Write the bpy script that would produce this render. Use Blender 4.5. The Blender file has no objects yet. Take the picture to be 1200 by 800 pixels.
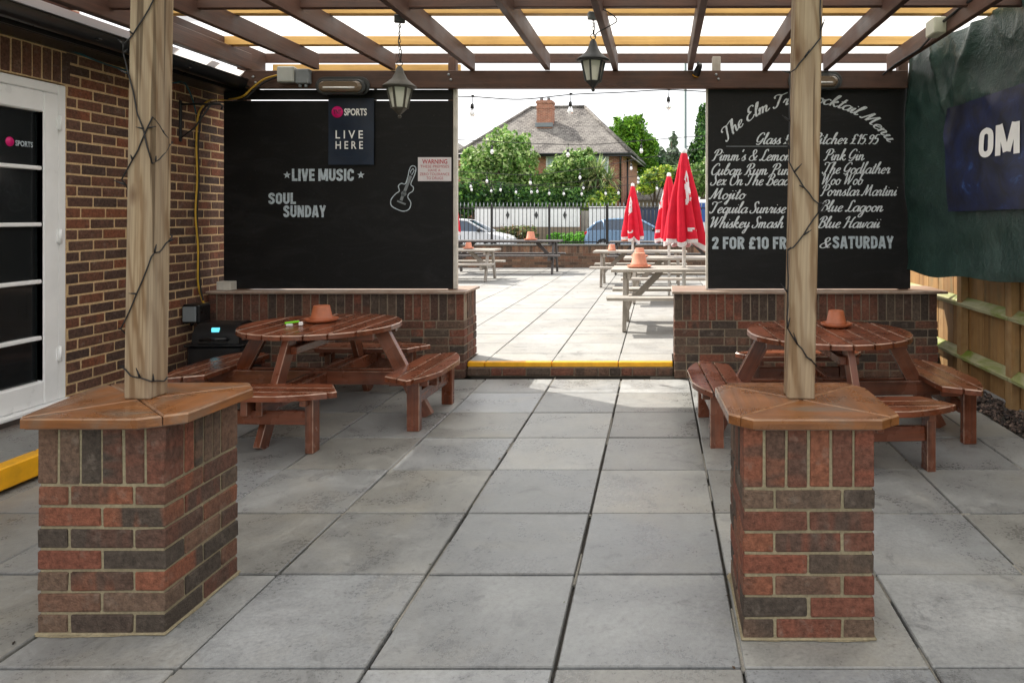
import bpy, math, random
from mathutils import Vector, Matrix, noise as mnoise
random.seed(7)
R = math.radians
scene = bpy.context.scene
COL = scene.collection

# ------------------------------------------------------------------ camera, sky, sun, exposure
CAM_H, F, CX, CY = 1.43, 845.0, 772.0, 254.0
cam_d = bpy.data.cameras.new('camera')
cam = bpy.data.objects.new('camera', cam_d)
COL.objects.link(cam)
cam.location = (0, 0, CAM_H)
cam.rotation_euler = (R(90), 0, 0)
cam_d.sensor_width = 36
cam_d.lens = F / 1200 * 36
cam_d.shift_x = -(CX - 600) / 1200
cam_d.shift_y = -(400 - CY) / 1200
cam_d.clip_end = 2000
cam_d.clip_start = 0.05
scene.camera = cam

SUN_EL, SUN_X, SUN_Y = R(46), -0.82, 0.572
world = bpy.data.worlds.new('World')
scene.world = world
world.use_nodes = True
wt = world.node_tree
for n in list(wt.nodes):
    wt.nodes.remove(n)
w_out = wt.nodes.new('ShaderNodeOutputWorld')
w_bg = wt.nodes.new('ShaderNodeBackground')
w_bg.inputs['Strength'].default_value = 0.11
sky = wt.nodes.new('ShaderNodeTexSky')
sky.sky_type = 'NISHITA'
sky.sun_disc = False
sky.sun_elevation = SUN_EL
sky.sun_rotation = math.atan2(SUN_X, SUN_Y)
sky.dust_density = 3.0
w_tc = wt.nodes.new('ShaderNodeTexCoord')
w_no = wt.nodes.new('ShaderNodeTexNoise')
w_no.inputs['Scale'].default_value = 3.0
w_no.inputs['Detail'].default_value = 6
w_ra = wt.nodes.new('ShaderNodeMapRange')
w_ra.inputs['From Min'].default_value = 0.3
w_ra.inputs['From Max'].default_value = 0.65
w_ra.inputs['To Min'].default_value = 0.8
w_ra.inputs['To Max'].default_value = 1.0
w_mx = wt.nodes.new('ShaderNodeMix')
w_mx.data_type = 'RGBA'
w_mx.inputs[7].default_value = (7.7, 7.7, 7.75, 1)
wt.links.new(w_tc.outputs['Generated'], w_no.inputs['Vector'])
wt.links.new(w_no.outputs['Fac'], w_ra.inputs['Value'])
wt.links.new(w_ra.outputs['Result'], w_mx.inputs[0])
wt.links.new(sky.outputs['Color'], w_mx.inputs[6])
wt.links.new(w_mx.outputs[2], w_bg.inputs['Color'])
wt.links.new(w_bg.outputs['Background'], w_out.inputs['Surface'])

sun_d = bpy.data.lights.new('sun', 'SUN')
sun_d.energy = 3.6
sun_d.angle = R(0.6)
sun_d.color = (1.0, 0.94, 0.85)
sun = bpy.data.objects.new('sun', sun_d)
COL.objects.link(sun)
to_sun = Vector((SUN_X * math.cos(SUN_EL), SUN_Y * math.cos(SUN_EL), math.sin(SUN_EL)))
sun.rotation_euler = (-to_sun).to_track_quat('-Z', 'Y').to_euler()
sun.location = to_sun * 60

vs = scene.view_settings
vs.view_transform = 'Standard'
vs.look = 'None'
vs.exposure = 1.0
vs.gamma = 1
vs.use_curve_mapping = False

# ------------------------------------------------------------------ helpers
def P(px, py, Y):
    """metric point at depth Y on the sight line of a photograph pixel"""
    return Vector(((px - CX) * Y / F, Y, CAM_H - (py - CY) * Y / F))


def srgb(r, g, b):
    f = lambda c: (c / 255 / 12.92) if c / 255 <= 0.04045 else ((c / 255 + 0.055) / 1.055) ** 2.4
    return (f(r), f(g), f(b))


class MB:
    """collects primitives into one mesh; each vertex keeps grain coordinates, each face a tone"""

    def __init__(self):
        self.v, self.g, self.f, self.t, self.m, self.s = [], [], [], [], [], []
        self.tone = (0.5, 0.5, 0.5)
        self.mi = 0
        self.sm = False

    def add(self, verts, faces, g=None, tone=None, tones=None, center=None, M=None):
        b = len(self.v)
        vv = [Vector(p) for p in verts]
        if M is not None:
            vv = [M @ p for p in vv]
        self.v.extend(vv)
        if g is None:
            g = verts
        off = Vector((random.uniform(-50, 50), random.uniform(-50, 50), random.uniform(-50, 50)))
        self.g.extend([Vector(q) + off for q in g])
        if center is not None and M is not None:
            center = M @ Vector(center)
        for i, fc in enumerate(faces):
            fc = list(fc)
            if center is not None:
                a, bb, c = vv[fc[0]], vv[fc[1]], vv[fc[2]]
                n = (bb - a).cross(c - a)
                if n.dot(a - Vector(center)) < 0:
                    fc.reverse()
            self.f.append([b + k for k in fc])
            self.t.append(tones[i] if tones else (tone or self.tone))
            self.m.append(self.mi)
            self.s.append(self.sm)

    def box(self, c, s, ch=0.0, M=None, rot=0.0, tone=None, edge=None, jit=0.0):
        """box at centre c with sizes s; grain runs along the longest side"""
        c = Vector(c)
        hx, hy, hz = s[0] / 2, s[1] / 2, s[2] / 2
        T = Matrix.Translation(c) @ Matrix.Rotation(rot, 4, 'Z')
        if M is not None:
            T = M @ T
        order = sorted(range(3), key=lambda k: -s[k])
        tone = tone or self.tone
        if ch <= 0:
            V = [(sx * hx, sy * hy, sz * hz) for sx in (-1, 1) for sy in (-1, 1) for sz in (-1, 1)]
            Fc = [(0, 1, 3, 2), (4, 6, 7, 5), (0, 4, 5, 1), (2, 3, 7, 6), (0, 2, 6, 4), (1, 5, 7, 3)]
            tones = None
        else:
            k = min(ch, hx * .9, hy * .9, hz * .9)
            V, idx = [], {}
            for sx in (-1, 1):
                for sy in (-1, 1):
                    for sz in (-1, 1):
                        for ax in range(3):
                            p = [sx * (hx - k), sy * (hy - k), sz * (hz - k)]
                            p[ax] = (sx * hx, sy * hy, sz * hz)[ax]
                            idx[(sx, sy, sz, ax)] = len(V)
                            V.append(tuple(p))
            Fc, tones = [], []
            for ax in range(3):
                o = [a for a in range(3) if a != ax]
                for sg in (-1, 1):
                    q = []
                    for (a, b2) in ((-1, -1), (1, -1), (1, 1), (-1, 1)):
                        sgn = [0, 0, 0]
                        sgn[ax] = sg
                        sgn[o[0]], sgn[o[1]] = a, b2
                        q.append(idx[(*sgn, ax)])
                    Fc.append(q)
                    tones.append(tone)
            e = edge or tone
            for ax in range(3):
                o = [a for a in range(3) if a != ax]
                for a in (-1, 1):
                    for b2 in (-1, 1):
                        s1, s2 = [0, 0, 0], [0, 0, 0]
                        s1[o[0]] = s2[o[0]] = a
                        s1[o[1]] = s2[o[1]] = b2
                        s1[ax], s2[ax] = -1, 1
                        Fc.append([idx[(*s1, o[0])], idx[(*s2, o[0])], idx[(*s2, o[1])], idx[(*s1, o[1])]])
                        tones.append(e)
            for sx in (-1, 1):
                for sy in (-1, 1):
                    for sz in (-1, 1):
                        Fc.append([idx[(sx, sy, sz, a)] for a in range(3)])
                        tones.append(e)
        g = [(p[order[0]], p[order[1]], p[order[2]]) for p in V]
        if jit:
            V = [tuple(q + random.uniform(-jit, jit) for q in p) for p in V]
        self.add(V, Fc, g=g, tone=tone, tones=tones, center=(0, 0, 0), M=T)

    def bar(self, a, b, w, h, ch=0.0, up=(0, 0, 1), tone=None, edge=None):
        """beam from a to b, w across, h along 'up'"""
        a, b = Vector(a), Vector(b)
        x = (b - a).normalized()
        u = Vector(up)
        if abs(x.dot(u)) > 0.98:
            u = Vector((0, 1, 0))
        y = u.cross(x).normalized()
        z = x.cross(y)
        M = Matrix((x, y, z)).transposed().to_4x4()
        M.translation = (a + b) / 2
        self.box((0, 0, 0), ((b - a).length, w, h), ch, M=M, tone=tone, edge=edge)

    def prism(self, poly, z0, z1, ch=0.0, M=None, tone=None, edge=None, gx=0):
        """convex polygon (x, y) raised from z0 to z1; gx = grain axis"""
        n = len(poly)
        cx = sum(p[0] for p in poly) / n
        cy = sum(p[1] for p in poly) / n
        tone = tone or self.tone
        e = edge or tone

        def ring(z, inset):
            out = []
            for (x, y) in poly:
                d = math.hypot(x - cx, y - cy) or 1
                k = max(0, d - inset * 1.3) / d
                out.append((cx + (x - cx) * k, cy + (y - cy) * k, z))
            return out
        rings = [ring(z0, 0)] + ([ring(z1 - ch, 0), ring(z1, ch)] if ch > 0 else [ring(z1, 0)])
        V = [p for r in rings for p in r]
        Fc, tones = [], []
        for k in range(len(rings) - 1):
            for i in range(n):
                j = (i + 1) % n
                Fc.append([k * n + i, k * n + j, (k + 1) * n + j, (k + 1) * n + i])
                tones.append(e if k == 1 else tone)
        Fc.append(list(range(n)))
        tones.append(tone)
        Fc.append([(len(rings) - 1) * n + i for i in range(n)])
        tones.append(tone)
        g = [(p[2], p[0], p[1]) if gx == 2 else (p[gx], p[1 - gx], p[2]) for p in V]
        self.add(V, Fc, g=g, tones=tones, center=(cx, cy, (z0 + z1) / 2), M=M)

    def tube(self, pts, r, n=6, tone=None, cap=True, M=None):
        pts = [Vector(p) for p in pts]
        rr = r if isinstance(r, (list, tuple)) else [r] * len(pts)
        V, Fc, g = [], [], []
        prev = None
        L = 0
        for i, p in enumerate(pts):
            d = (pts[min(i + 1, len(pts) - 1)] - pts[max(i - 1, 0)])
            d = d.normalized() if d.length > 1e-9 else Vector((0, 0, 1))
            if prev is None:
                u = d.orthogonal().normalized()
            else:
                u = (prev - d * prev.dot(d))
                u = u.normalized() if u.length > 1e-6 else d.orthogonal().normalized()
            prev = u
            w = d.cross(u)
            if i:
                L += (p - pts[i - 1]).length
            for k in range(n):
                a = 2 * math.pi * k / n
                o = u * math.cos(a) * rr[i] + w * math.sin(a) * rr[i]
                V.append(p + o)
                g.append((L, rr[i] * math.cos(a), rr[i] * math.sin(a)))
        for i in range(len(pts) - 1):
            for k in range(n):
                j = (k + 1) % n
                Fc.append([i * n + k, i * n + j, (i + 1) * n + j, (i + 1) * n + k])
        if cap:
            Fc.append(list(range(n))[::-1])
            Fc.append([(len(pts) - 1) * n + k for k in range(n)])
        sm, self.sm = self.sm, True
        self.add(V, Fc, g=g, tone=tone, M=M)
        self.sm = sm

    def lathe(self, prof, c=(0, 0, 0), n=20, tone=None, M=None, smooth=True, phase=0.0):
        """profile of (radius, z) turned about the vertical through c"""
        V, Fc = [], []
        for (r, z) in prof:
            for k in range(n):
                a = 2 * math.pi * k / n + phase
                V.append((c[0] + r * math.cos(a), c[1] + r * math.sin(a), c[2] + z))
        for i in range(len(prof) - 1):
            for k in range(n):
                j = (k + 1) % n
                Fc.append([i * n + k, i * n + j, (i + 1) * n + j, (i + 1) * n + k])
        if prof[0][0] > 1e-4:
            Fc.append(list(range(n))[::-1])
        if prof[-1][0] > 1e-4:
            Fc.append([(len(prof) - 1) * n + k for k in range(n)])
        sm, self.sm = self.sm, smooth
        self.add(V, Fc, tone=tone, M=M)
        self.sm = sm

    def grid(self, fn, nu, nv, tone=None, tonefn=None):
        V = [fn(i / nu, j / nv) for j in range(nv + 1) for i in range(nu + 1)]
        Fc, tn = [], []
        for j in range(nv):
            for i in range(nu):
                a = j * (nu + 1) + i
                Fc.append([a, a + 1, a + nu + 2, a + nu + 1])
                tn.append(tonefn((i + .5) / nu, (j + .5) / nv) if tonefn else (tone or self.tone))
        sm, self.sm = self.sm, True
        self.add(V, Fc, tones=tn)
        self.sm = sm

    def build(self, name, mats, parent=None, origin=None):
        me = bpy.data.meshes.new(name)
        if parent is not None and origin is None:
            origin = (0, 0, 0)
        if origin is None:
            xs = [p.x for p in self.v]
            ys = [p.y for p in self.v]
            zs = [p.z for p in self.v]
            origin = ((min(xs) + max(xs)) / 2, (min(ys) + max(ys)) / 2, min(zs))
        o = Vector(origin)
        me.from_pydata([tuple(p - o) for p in self.v], [], self.f)
        if not isinstance(mats, (list, tuple)):
            mats = [mats]
        for m in mats:
            me.materials.append(m)
        me.polygons.foreach_set('material_index', self.m)
        me.polygons.foreach_set('use_smooth', self.s)
        ga = me.attributes.new('gco', 'FLOAT_VECTOR', 'POINT')
        ga.data.foreach_set('vector', [c for q in self.g for c in q])
        ta = me.attributes.new('tone', 'FLOAT_COLOR', 'CORNER')
        buf = []
        for fc, t in zip(self.f, self.t):
            buf.extend([t[0], t[1], t[2], 1.0] * len(fc))
        ta.data.foreach_set('color', buf)
        me.update()
        ob = bpy.data.objects.new(name, me)
        COL.objects.link(ob)
        ob.location = o
        if parent is not None:
            ob.parent = parent
        return ob


def tag(o, label=None, cat=None, group=None, kind=None):
    if label: o['label'] = label
    if cat: o['category'] = cat
    if group: o['group'] = group
    if kind: o['kind'] = kind
    return o


def thing(name, label, cat, loc=(0, 0, 0), rz=0.0, group=None):
    o = bpy.data.objects.new(name, None)
    o.empty_display_size = 0.1
    COL.objects.link(o)
    o.location = loc
    o.rotation_euler = (0, 0, rz)
    return tag(o, label, cat, group)


def dup(root, loc, rz, label, group=None):
    r = root.copy()
    COL.objects.link(r)
    r.location = loc
    r.rotation_euler = (0, 0, rz)
    r['label'] = label
    if group: r['group'] = group
    for ch in list(root.children):
        c = ch.copy()
        COL.objects.link(c)
        c.parent = r
        for gch in list(ch.children):
            d = gch.copy()
            COL.objects.link(d)
            d.parent = c
    return r


# ------------------------------------------------------------------ materials
class NT:
    def __init__(self, name):
        self.mat = bpy.data.materials.new(name)
        self.mat.use_nodes = True
        self.t = self.mat.node_tree
        self.b = self.t.nodes['Principled BSDF']
        self.out = self.t.nodes['Material Output']

    def n(self, typ, **kw):
        nd = self.t.nodes.new(typ)
        for k, v in kw.items():
            if k in nd.inputs:
                nd.inputs[k].default_value = v
            else:
                setattr(nd, k, v)
        return nd

    def l(self, a, b):
        self.t.links.new(a, b)

    def attr(self, nm):
        return self.n('ShaderNodeAttribute', attribute_name=nm)

    def mapped(self, src, scale):
        m = self.n('ShaderNodeMapping')
        m.inputs['Scale'].default_value = scale
        self.l(src, m.inputs['Vector'])
        return m.outputs['Vector']

    def noise(self, vec, scale, detail=4, rough=0.55, dist=0.0):
        nd = self.n('ShaderNodeTexNoise')
        nd.inputs['Scale'].default_value = scale
        nd.inputs['Detail'].default_value = detail
        nd.inputs['Roughness'].default_value = rough
        nd.inputs['Distortion'].default_value = dist
        if vec is not None:
            self.l(vec, nd.inputs['Vector'])
        return nd.outputs['Fac']

    def ramp(self, fac, stops):
        nd = self.n('ShaderNodeValToRGB')
        cr = nd.color_ramp
        while len(cr.elements) < len(stops):
            cr.elements.new(0.5)
        for e, (p, c) in zip(cr.elements, stops):
            e.position = p
            e.color = (c, c, c, 1) if not isinstance(c, (tuple, list)) else (*c[:3], 1)
        self.l(fac, nd.inputs['Fac'])
        return nd.outputs['Color']

    def mix(self, fac, a, b, mode='MIX'):
        nd = self.n('ShaderNodeMix', data_type='RGBA', blend_type=mode)
        for i, v in ((0, fac), (6, a), (7, b)):
            if hasattr(v, 'is_linked'):
                self.l(v, nd.inputs[i])
            elif isinstance(v, (tuple, list)):
                nd.inputs[i].default_value = (*v[:3], 1)
            else:
                nd.inputs[i].default_value = v if i == 0 else (v, v, v, 1)
        return nd.outputs[2]

    def math(self, op, a, b=0.0):
        nd = self.n('ShaderNodeMath', operation=op)
        for i, v in enumerate((a, b)):
            if hasattr(v, 'is_linked'):
                self.l(v, nd.inputs[i])
            else:
                nd.inputs[i].default_value = v
        return nd.outputs[0]

    def bump(self, h, strength=0.3, dist=0.01):
        nd = self.n('ShaderNodeBump')
        nd.inputs['Strength'].default_value = strength
        nd.inputs['Distance'].default_value = dist
        self.l(h, nd.inputs['Height'])
        self.l(nd.outputs['Normal'], self.b.inputs['Normal'])

    def col(self, c):
        if hasattr(c, 'is_linked'):
            self.l(c, self.b.inputs['Base Color'])
        else:
            self.b.inputs['Base Color'].default_value = (*c[:3], 1)

    def rough(self, r):
        if hasattr(r, 'is_linked'):
            self.l(r, self.b.inputs['Roughness'])
        else:
            self.b.inputs['Roughness'].default_value = r


def m_plain(name, c, rough=0.5, var=0.25, scale=12.0, metal=0.0, bump=0.15, spec=0.5):
    """painted, plastic or metal surface with slight unevenness"""
    k = NT(name)
    co = k.n('ShaderNodeTexCoord').outputs['Object']
    nz = k.noise(co, scale, 5)
    f = k.ramp(nz, [(0.3, 1 - var), (0.7, 1 + var)])
    nd = k.mix(1.0, c, f, 'MULTIPLY')
    k.col(nd)
    r = k.n('ShaderNodeMapRange')
    r.inputs['To Min'].default_value = max(0.02, rough - 0.1)
    r.inputs['To Max'].default_value = min(1, rough + 0.12)
    k.l(nz, r.inputs['Value'])
    k.rough(r.outputs['Result'])
    k.b.inputs['Metallic'].default_value = metal
    k.b.inputs['Specular IOR Level'].default_value = spec
    if bump:
        k.bump(k.noise(co, scale * 8, 3), bump, 0.002)
    return k.mat


def m_wood(name, dark, light, rough=0.5, streak=(1.6, 30, 30), wear_glint=None, bump=0.35, spec=0.5, patch=None):
    """stained or bare timber, grain along each plank; face tone lightens edges for wear and painted glint"""
    k = NT(name)
    g = k.attr('gco').outputs['Vector']
    t = k.attr('tone')
    n1 = k.noise(k.mapped(g, streak), 1.0, 6, 0.62, 0.4)
    n2 = k.noise(k.mapped(g, (streak[0] * 3, streak[1] * 5, streak[2] * 5)), 1.0, 3)
    n3 = k.noise(g, 3.5, 4)
    c = k.ramp(n1, [(0.28, dark), (0.72, light)])
    c = k.mix(k.ramp(n2, [(0.35, 0.0), (0.75, 0.45)]), c, dark)
    c = k.mix(k.ramp(n3, [(0.35, 0.0), (0.7, 0.5)]), c, tuple(min(1, x * 1.25) for x in light))
    if patch:
        pc, lo, hi = patch
        n4 = k.noise(k.mapped(g, (2.2, 6, 6)), 1.3, 5, 0.6, 0.6)
        c = k.mix(k.ramp(n4, [(lo, 0.0), (hi, 1.0)]), c, pc)
    if wear_glint:
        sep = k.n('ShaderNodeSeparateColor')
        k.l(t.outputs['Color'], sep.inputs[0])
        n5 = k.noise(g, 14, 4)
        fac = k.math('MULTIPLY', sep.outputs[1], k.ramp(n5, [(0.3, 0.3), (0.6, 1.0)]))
        c = k.mix(fac, c, wear_glint)
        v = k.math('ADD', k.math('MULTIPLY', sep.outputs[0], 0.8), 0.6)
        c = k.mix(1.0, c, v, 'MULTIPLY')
    k.col(c)
    k.rough(k.ramp(n3, [(0.3, max(0.03, rough - 0.12)), (0.7, min(1, rough + 0.15))]))
    k.b.inputs['Specular IOR Level'].default_value = spec
    k.bump(k.math('ADD', n1, k.math('MULTIPLY', n2, 0.5)), bump, 0.004)
    return k.mat


def m_brick(name, palette, rough=0.85, band=0.6, spot=0.5):
    """fired brick: tone.r picks the brick's own colour, fire bands and specks inside each brick"""
    k = NT(name)
    g = k.attr('gco').outputs['Vector']
    t = k.attr('tone').outputs['Color']
    sep = k.n('ShaderNodeSeparateColor')
    k.l(t, sep.inputs[0])
    n = len(palette)
    c = k.ramp(sep.outputs[0], [((i + 0.5) / n, p) for i, p in enumerate(palette)])
    nb = k.noise(k.mapped(g, (9, 2, 2)), 1.0, 2)
    c = k.mix(k.math('MULTIPLY', k.ramp(nb, [(0.46, 0.0), (0.56, 1.0)]), k.math('MULTIPLY', sep.outputs[1], band)), c, palette[0])
    ns = k.noise(g, 55, 4, 0.65)
    c = k.mix(1.0, c, k.ramp(ns, [(0.3, 1 - spot), (0.75, 1 + spot * .6)]), 'MULTIPLY')
    nd = k.noise(g, 16, 4, 0.6)
    c = k.mix(k.ramp(nd, [(0.58, 0.0), (0.75, 0.35)]), c, srgb(150, 138, 125))
    k.col(c)
    k.rough(rough)
    k.b.inputs['Specular IOR Level'].default_value = 0.3
    k.bump(k.math('ADD', k.math('ADD', ns, k.noise(g, 160, 2)), k.math('MULTIPLY', nd, 1.5)), 0.75, 0.006)
    return k.mat


def m_mortar(name, c):
    k = NT(name)
    co = k.n('ShaderNodeTexCoord').outputs['Object']
    n1 = k.noise(co, 90, 4)
    n2 = k.noise(co, 5, 4)
    cc = k.mix(1.0, c, k.ramp(n1, [(0.3, 0.75), (0.7, 1.2)]), 'MULTIPLY')
    cc = k.mix(k.ramp(n2, [(0.45, 0.0), (0.75, 0.55)]), cc, tuple(x * 0.55 for x in c))
    k.col(cc)
    k.rough(0.95)
    k.bump(n1, 0.7, 0.004)
    return k.mat


def m_slab(name, c1, c2, rough_lo, rough_hi, stain=0.5):
    """pressed concrete paving: each slab's own tone, cloudy weathering, specks"""
    k = NT(name)
    g = k.attr('gco').outputs['Vector']
    co = k.n('ShaderNodeTexCoord').outputs['Object']
    t = k.attr('tone').outputs['Color']
    n1 = k.noise(g, 2.6, 6, 0.62, 0.5)
    n2 = k.noise(co, 0.9, 5, 0.6)
    n3 = k.noise(g, 60, 4, 0.7)
    n4 = k.noise(g, 260, 2)
    c = k.ramp(n1, [(0.3, c1), (0.7, c2)])
    c = k.mix(k.ramp(n2, [(0.42, 0.0), (0.7, stain)]), c, tuple(x * 0.5 for x in c1))
    c = k.mix(1.0, c, k.ramp(n3, [(0.25, 0.72), (0.5, 1.0), (0.78, 1.2)]), 'MULTIPLY')
    nw = k.noise(co, 1.7, 5, 0.65, 0.8)
    c = k.mix(k.ramp(nw, [(0.5, 0.0), (0.7, 0.5)]), c, tuple(q * w_ for q, w_ in zip(c2, (0.92, 0.86, 0.76))))
    nk = k.noise(co, 5.5, 6, 0.72, 1.0)
    c = k.mix(k.ramp(nk, [(0.56, 0.0), (0.72, 0.6)]), c, tuple(q * 0.34 for q in c1))
    ring = k.noise(g, 7.0, 3, 0.5, 2.5)
    c = k.mix(k.ramp(ring, [(0.55, 0.0), (0.6, 0.10), (0.64, 0.0)]), c, srgb(190, 192, 192))
    vd = k.n('ShaderNodeTexVoronoi', Scale=9.0)
    k.l(g, vd.inputs['Vector'])
    c = k.mix(k.ramp(vd.outputs['Distance'], [(0.02, 0.55), (0.06, 0.0)]), c, (0.03, 0.03, 0.03))
    c = k.mix(1.0, c, t, 'MULTIPLY')
    k.col(c)
    k.rough(k.ramp(k.math('ADD', k.math('MULTIPLY', n1, .6), k.math('MULTIPLY', n3, .4)), [(0.35, rough_lo), (0.65, rough_hi)]))
    k.bump(k.math('ADD', k.math('MULTIPLY', n3, 0.6), k.math('ADD', n4, n1)), 0.28, 0.004)
    return k.mat


def m_tone(name, rough=0.6, var=0.2, scale=10.0, trans=0.0, spec=0.4, bump=0.0):
    """colour straight from each face's own tone (leaves, cloth, stones)"""
    k = NT(name)
    t = k.attr('tone').outputs['Color']
    g = k.attr('gco').outputs['Vector']
    nz = k.noise(g, scale, 4)
    c = k.mix(1.0, t, k.ramp(nz, [(0.3, 1 - var), (0.7, 1 + var)]), 'MULTIPLY')
    k.col(c)
    k.rough(rough)
    k.b.inputs['Specular IOR Level'].default_value = spec
    if bump:
        k.bump(nz, bump, 0.005)
    if trans:
        tr = k.n('ShaderNodeBsdfTranslucent')
        k.l(c, tr.inputs['Color'])
        mx = k.n('ShaderNodeMixShader')
        mx.inputs[0].default_value = trans
        k.l(k.b.outputs[0], mx.inputs[1])
        k.l(tr.outputs[0], mx.inputs[2])
        k.l(mx.outputs[0], k.out.inputs['Surface'])
    return k.mat


def m_post(name):
    """sawn pine with ring grain, knots and drying checks"""
    k = NT(name)
    g = k.attr('gco').outputs['Vector']
    low = k.noise(k.mapped(g, (0.9, 3, 3)), 1.0, 3)
    sp = k.n('ShaderNodeSeparateXYZ')
    k.l(g, sp.inputs[0])
    cb = k.n('ShaderNodeCombineXYZ')
    k.l(k.math('MULTIPLY', sp.outputs[0], 0.16), cb.inputs[0])
    k.l(k.math('ADD', sp.outputs[1], k.math('MULTIPLY', low, 0.09)), cb.inputs[1])
    k.l(k.math('ADD', sp.outputs[2], k.math('MULTIPLY', low, 0.05)), cb.inputs[2])
    w = k.n('ShaderNodeTexWave', wave_type='BANDS', bands_direction='DIAGONAL', Scale=11.0, Distortion=7.0, Detail=3.0)
    w.inputs['Detail Scale'].default_value = 1.4
    k.l(cb.outputs[0], w.inputs['Vector'])
    fine = k.noise(k.mapped(g, (2, 130, 130)), 1.0, 4, 0.6)
    mid = k.noise(k.mapped(g, (0.8, 14, 14)), 1.0, 4)
    c = k.ramp(w.outputs['Fac'], [(0.1, srgb(170, 150, 122)), (0.6, srgb(156, 134, 106)), (0.95, srgb(130, 104, 76))])
    c = k.mix(k.ramp(fine, [(0.38, 0.0), (0.66, 0.75)]), c, srgb(120, 98, 74))
    c = k.mix(k.ramp(mid, [(0.4, 0.0), (0.75, 0.7)]), c, srgb(164, 150, 130))
    vo = k.n('ShaderNodeTexVoronoi', Scale=1.0)
    k.l(k.mapped(g, (3.1, 8, 8)), vo.inputs['Vector'])
    c = k.mix(k.ramp(vo.outputs['Distance'], [(0.05, 0.85), (0.17, 0.0)]), c, srgb(84, 52, 32))
    crack = k.noise(k.mapped(g, (0.7, 40, 40)), 1.0, 2)
    ck = k.ramp(crack, [(0.62, 0.0), (0.66, 1.0)])
    c = k.mix(k.math('MULTIPLY', ck, 0.7), c, srgb(70, 55, 40))
    k.col(c)
    k.rough(0.75)
    k.b.inputs['Specular IOR Level'].default_value = 0.25
    k.bump(k.math('SUBTRACT', k.math('ADD', w.outputs['Fac'], fine), k.math('MULTIPLY', ck, 2)), 0.3, 0.003)
    return k.mat


M = {}
M['brick_pier'] = m_brick('pier_brick', [srgb(80, 71, 63), srgb(120, 77, 62), srgb(132, 80, 63), srgb(140, 90, 68), srgb(114, 93, 78)], band=1.0)
M['brick_wall'] = m_brick('wall_brick', [srgb(84, 66, 58), srgb(102, 74, 62), srgb(118, 80, 62), srgb(106, 81, 68), srgb(136, 84, 60)], band=0.6)
M['brick_dwarf'] = m_brick('dwarf_wall_brick', [srgb(74, 64, 58), srgb(108, 74, 61), srgb(130, 80, 64), srgb(118, 90, 75), srgb(94, 81, 71)], band=0.8)
M['brick_far'] = m_brick('low_wall_brick', [srgb(96, 78, 66), srgb(126, 92, 74), srgb(140, 104, 82), srgb(112, 92, 78), srgb(150, 116, 92)], band=0.4)
M['mortar_pale'] = m_mortar('pale_mortar', srgb(150, 139, 112))
M['mortar_tan'] = m_mortar('tan_mortar', srgb(206, 176, 134))
M['mortar_grey'] = m_mortar('grey_mortar', srgb(140, 126, 108))
M['slab_in'] = m_slab('worn_grey_slab', srgb(127, 128, 127), srgb(166, 167, 164), 0.20, 0.52, 0.42)
M['slab_out'] = m_slab('pale_grey_slab', srgb(140, 139, 135), srgb(166, 165, 161), 0.55, 0.85, 0.25)
M['joint'] = m_mortar('dirty_joint', srgb(70, 66, 60))
M['joint_pale'] = m_mortar('pale_joint', srgb(148, 144, 134))
M['table'] = m_wood('red_brown_stain', srgb(48, 20, 9), srgb(124, 60, 29), 0.25, wear_glint=srgb(206, 178, 158), spec=0.6)  # pale chamfer colour: wear plus a painted highlight along the slat gaps
M['cap'] = m_wood('varnished_cap_wood', srgb(78, 44, 22), srgb(148, 94, 50), 0.27, patch=(srgb(112, 92, 76), 0.50, 0.66), wear_glint=srgb(188, 160, 130))
M['beam'] = m_wood('dark_brown_beam_stain', srgb(44, 28, 23), srgb(88, 59, 48), 0.6, wear_glint=srgb(140, 112, 92))
M['new_pine'] = m_wood('new_yellow_pine', srgb(196, 148, 76), srgb(232, 190, 116), 0.6)
M['post'] = m_post('weathered_pine_post')
M['grey_wood'] = m_wood('silvered_timber', srgb(122, 116, 108), srgb(168, 162, 152), 0.75, wear_glint=srgb(200, 196, 188))
M['dark_wood'] = m_wood('dark_stained_timber', srgb(44, 42, 42), srgb(78, 72, 70), 0.5, wear_glint=srgb(160, 158, 156))
M['fence'] = m_wood('weathered_fence_boards', srgb(120, 84, 44), srgb(160, 122, 74), 0.8, streak=(1.2, 16, 16), wear_glint=srgb(190, 176, 140), patch=(srgb(104, 96, 66), 0.55, 0.8))
M['fence_rail'] = m_wood('mossy_fence_rail', srgb(120, 122, 76), srgb(176, 172, 140), 0.8, patch=(srgb(116, 132, 44), 0.45, 0.66))
M['coping'] = m_wood('worn_coping', srgb(110, 84, 66), srgb(150, 126, 108), 0.6, wear_glint=srgb(190, 180, 170))
M['black'] = m_plain('black_painted_board', srgb(17, 17, 18), 0.5, 0.35, 3.0, bump=0.12, spec=0.22)
M['black_plastic'] = m_plain('black_plastic', srgb(24, 25, 27), 0.3, 0.2)
M['black_iron'] = m_plain('black_iron', srgb(34, 34, 35), 0.5, 0.3)
M['black_soft'] = m_plain('black_rubber_cable', srgb(30, 30, 32), 0.6, 0.2)
M['upvc'] = m_plain('white_upvc', srgb(240, 241, 241), 0.3, 0.04, 6, bump=0.03)
M['white'] = m_plain('white_paint', srgb(238, 238, 236), 0.5, 0.06, 8)
M['white_wood'] = m_plain('white_painted_timber', srgb(200, 196, 186), 0.6, 0.15, 10)
M['chalk'] = m_plain('white_sign_paint', srgb(206, 212, 216), 0.7, 0.22, 60, bump=0.1)
M['silver_letter'] = m_plain('silver_grey_letters', srgb(176, 188, 196), 0.5, 0.28, 40, bump=0.1)
M['navy'] = m_plain('navy_poster', srgb(14, 30, 50), 0.35, 0.2, 8, bump=0.05)
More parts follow.
